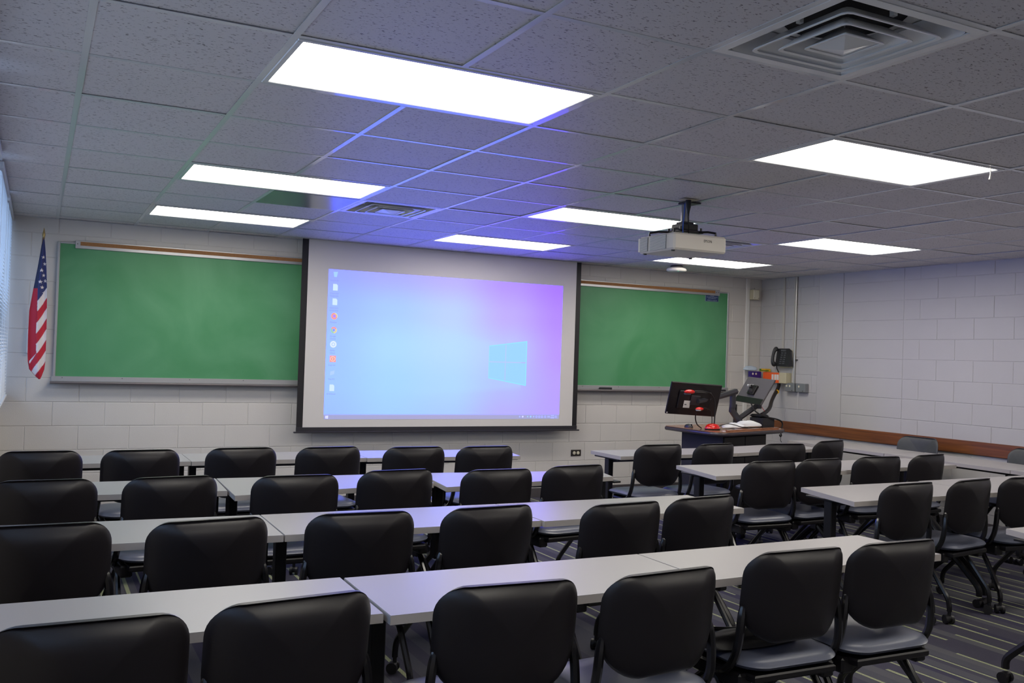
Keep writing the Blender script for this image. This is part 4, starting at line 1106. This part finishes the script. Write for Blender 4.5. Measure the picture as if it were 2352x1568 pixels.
part('lower_link', MB().tube([(6.62, 7.62, .93), (6.92, 7.66, 1.075)], .027, 6), M['arm'], t)
part('elbow', MB().cyl((6.90, 7.64, 1.03), (6.90, 7.64, 1.15), .03, 12), M['arm'], t)
part('upper_link', MB().tube([(6.90, 7.64, 1.12), tuple(E2)], .024, 6), M['arm'], t)
part('post', MB().cyl((6.66, 7.66, LZ), (6.66, 7.66, .93), .022, 12), M['arm'], t)
t = thing('black_stand', 'black upright post behind the lectern arms', 'stand', (6.82, 7.93, LZ))
part('post', MB().cyl((6.80, 7.90, LZ), (6.80, 7.90, 1.06), .02, 10), M['blackmetal'], t)
part('base', MB().lathe([(.05, 0), (.05, .012)], 16, (6.80, 7.90, LZ+.0005)), M['blackmetal'], t)

# document camera (red) and its lamp
t = thing('document_camera', 'red document camera with two heads on bent necks, on the lectern', 'document camera', (6.0, 7.27, LZ))
def dome(cx, cy, z0, rx, ry, h, nu=24, nv=8):
    V = []; F = []
    for j in range(nv+1):
        th = PI/2*j/nv
        for i in range(nu):
            a = 2*PI*i/nu; V.append((cx+rx*math.cos(a)*math.cos(th)**.8, cy+ry*math.sin(a)*math.cos(th)**.8, z0+h*math.sin(th)))
    for j in range(nv):
        for i in range(nu): F.append((j*nu+i, j*nu+(i+1) % nu, (j+1)*nu+(i+1) % nu, (j+1)*nu+i))
    F.append(tuple(range(nu))); m_ = MB(); m_.add(V, F); return m_
part('base_shell', dome(6.0, 7.30, LZ+.012, .082, .062, .05), M['red'], t, ang=60)
part('base_foot', MB().lathe([(.074, 0), (.078, .011)], 24, (6.0, 7.30, LZ+.0005)), M['dark'], t)
part('camera_neck', MB().tube(smooth_path([(6.03, 7.31, LZ+.04), (6.035, 7.31, 1.0), (6.03, 7.305, 1.12), (5.96, 7.285, 1.205), (5.83, 7.265, 1.222), (5.73, 7.255, 1.222)], 3), .0065, 8), M['cable'], t)
hd = blob(5.665, 7.25, 1.215, .062, .034, .022, 0., 1, 20, 10, False); part('camera_head', hd, M['red'], t)
part('camera_lens', MB().lathe([(.03, 0), (.036, .012)], 16, (5.64, 7.25, 1.188)), M['phonekeys'], t)
part('lamp_neck', MB().tube(smooth_path([(6.008, 7.32, LZ+.04), (6.008, 7.32, .96), (5.985, 7.31, 1.03), (5.91, 7.30, 1.055), (5.87, 7.295, 1.053)], 2), .0042, 8), M['cable'], t)
hd = blob(5.825, 7.29, 1.046, .045, .028, .018, 0., 2, 18, 10, False); part('lamp_head', hd, M['red'], t)
part('lamp_lens', MB().lathe([(.022, 0), (.03, .012)], 16, (5.81, 7.288, 1.028)), M['white'], t)
# mouse
t = thing('computer_mouse', 'black mouse at the left end of the lectern top', 'mouse', (5.93, 7.6, LZ))
part('shell', dome(5.925, 7.58, LZ+.001, .035, .058, .034), M['phone'], t, ang=60)
part('wheel', MB().tube([(5.92, 7.535, LZ+.031), (5.93, 7.535, LZ+.031)], .006, 10), M['dark'], t)
# white bags
solo('white_packet', blob(6.60, 7.47, LZ+.022, .17, .075, .052, .06, 5, 30, 12), M['paper'], 'white plastic wrapped packet on the right of the lectern', 'packet')
solo('crumpled_wrap', blob(6.32, 7.36, LZ+.018, .13, .06, .038, .16, 6, 34, 14), M['paper'], 'crumpled white and blue wrap in the middle of the lectern', 'wrap')
# black box on the right of the lectern
t = thing('black_equipment_box', 'black equipment box on the right end of the lectern, thick cable entering it', 'equipment box', (6.9, 7.7, LZ))
part('case', MB().prism([(6.79, 7.45), (6.965, 7.47), (6.96, 7.66), (6.79, 7.65)], LZ+.001, LZ+.10, .004), M['phone'], t, smooth=False)
part('hood', MB().prism([(6.80, 7.50), (6.93, 7.51), (6.93, 7.68), (6.80, 7.67)], LZ+.10, LZ+.135, .02), M['bodydark'], t)
tag(part('cable_sleeve', MB().tube(smooth_path([(XR-.06, 8.35, 1.288), (XR-.08, 8.33, 1.24), (7.55, 8.15, 1.10), (7.20, 7.80, 1.01), (6.90, 7.60, .965)], 2), .021, 12), M['cable']),
    'thick black cable sleeve sloping from the orange box to the lectern', 'cable')
tag(part('cable_tie', MB().tube([(7.735, 8.265, 1.19), (7.725, 8.258, 1.186)], .0245, 12), M['yellow']), 'yellow tie round the thick black cable sleeve', 'cable tie')
tag(part('black_cable', MB().tube(smooth_path([(6.72, 7.56, 1.09), (6.74, 7.52, 1.0), (6.84, 7.45, .95), (6.97, 7.44, .935), (7.06, 7.44, .90), (7.04, 7.44, .82), (6.97, 7.42, .80)], 3), .008, 8), M['cable']),
    'black cable looping off the right end of the lectern', 'cable')
tag(part('thin_black_cable', MB().tube(smooth_path([(6.07, 7.30, LZ+.03), (6.13, 7.27, .90), (6.20, 7.24, .90), (6.32, 7.22, .865), (6.5, 7.27, .853), (6.62, 7.30, .86)], 3), .0045, 6), M['cable']),
    'thin black cable from the red document camera across the lectern', 'cable')
tag(part('display_cable', MB().tube(smooth_path([(5.84, 7.36, 1.0), (5.86, 7.40, .95), (5.90, 7.42, .88), (5.96, 7.42, LZ+.006)], 3), .006, 6), M['cable']),
    'short black cord dropping from the black monitor to the lectern', 'cable')
tag(part('red_wire', MB().tube([(6.93, 7.64, 1.06), (7.0, 7.66, 1.0), (6.99, 7.70, .95), (6.98, 7.74, LZ+.004)], .003, 5), M['red']), 'thin red wire beside the grey monitor arm', 'wire')
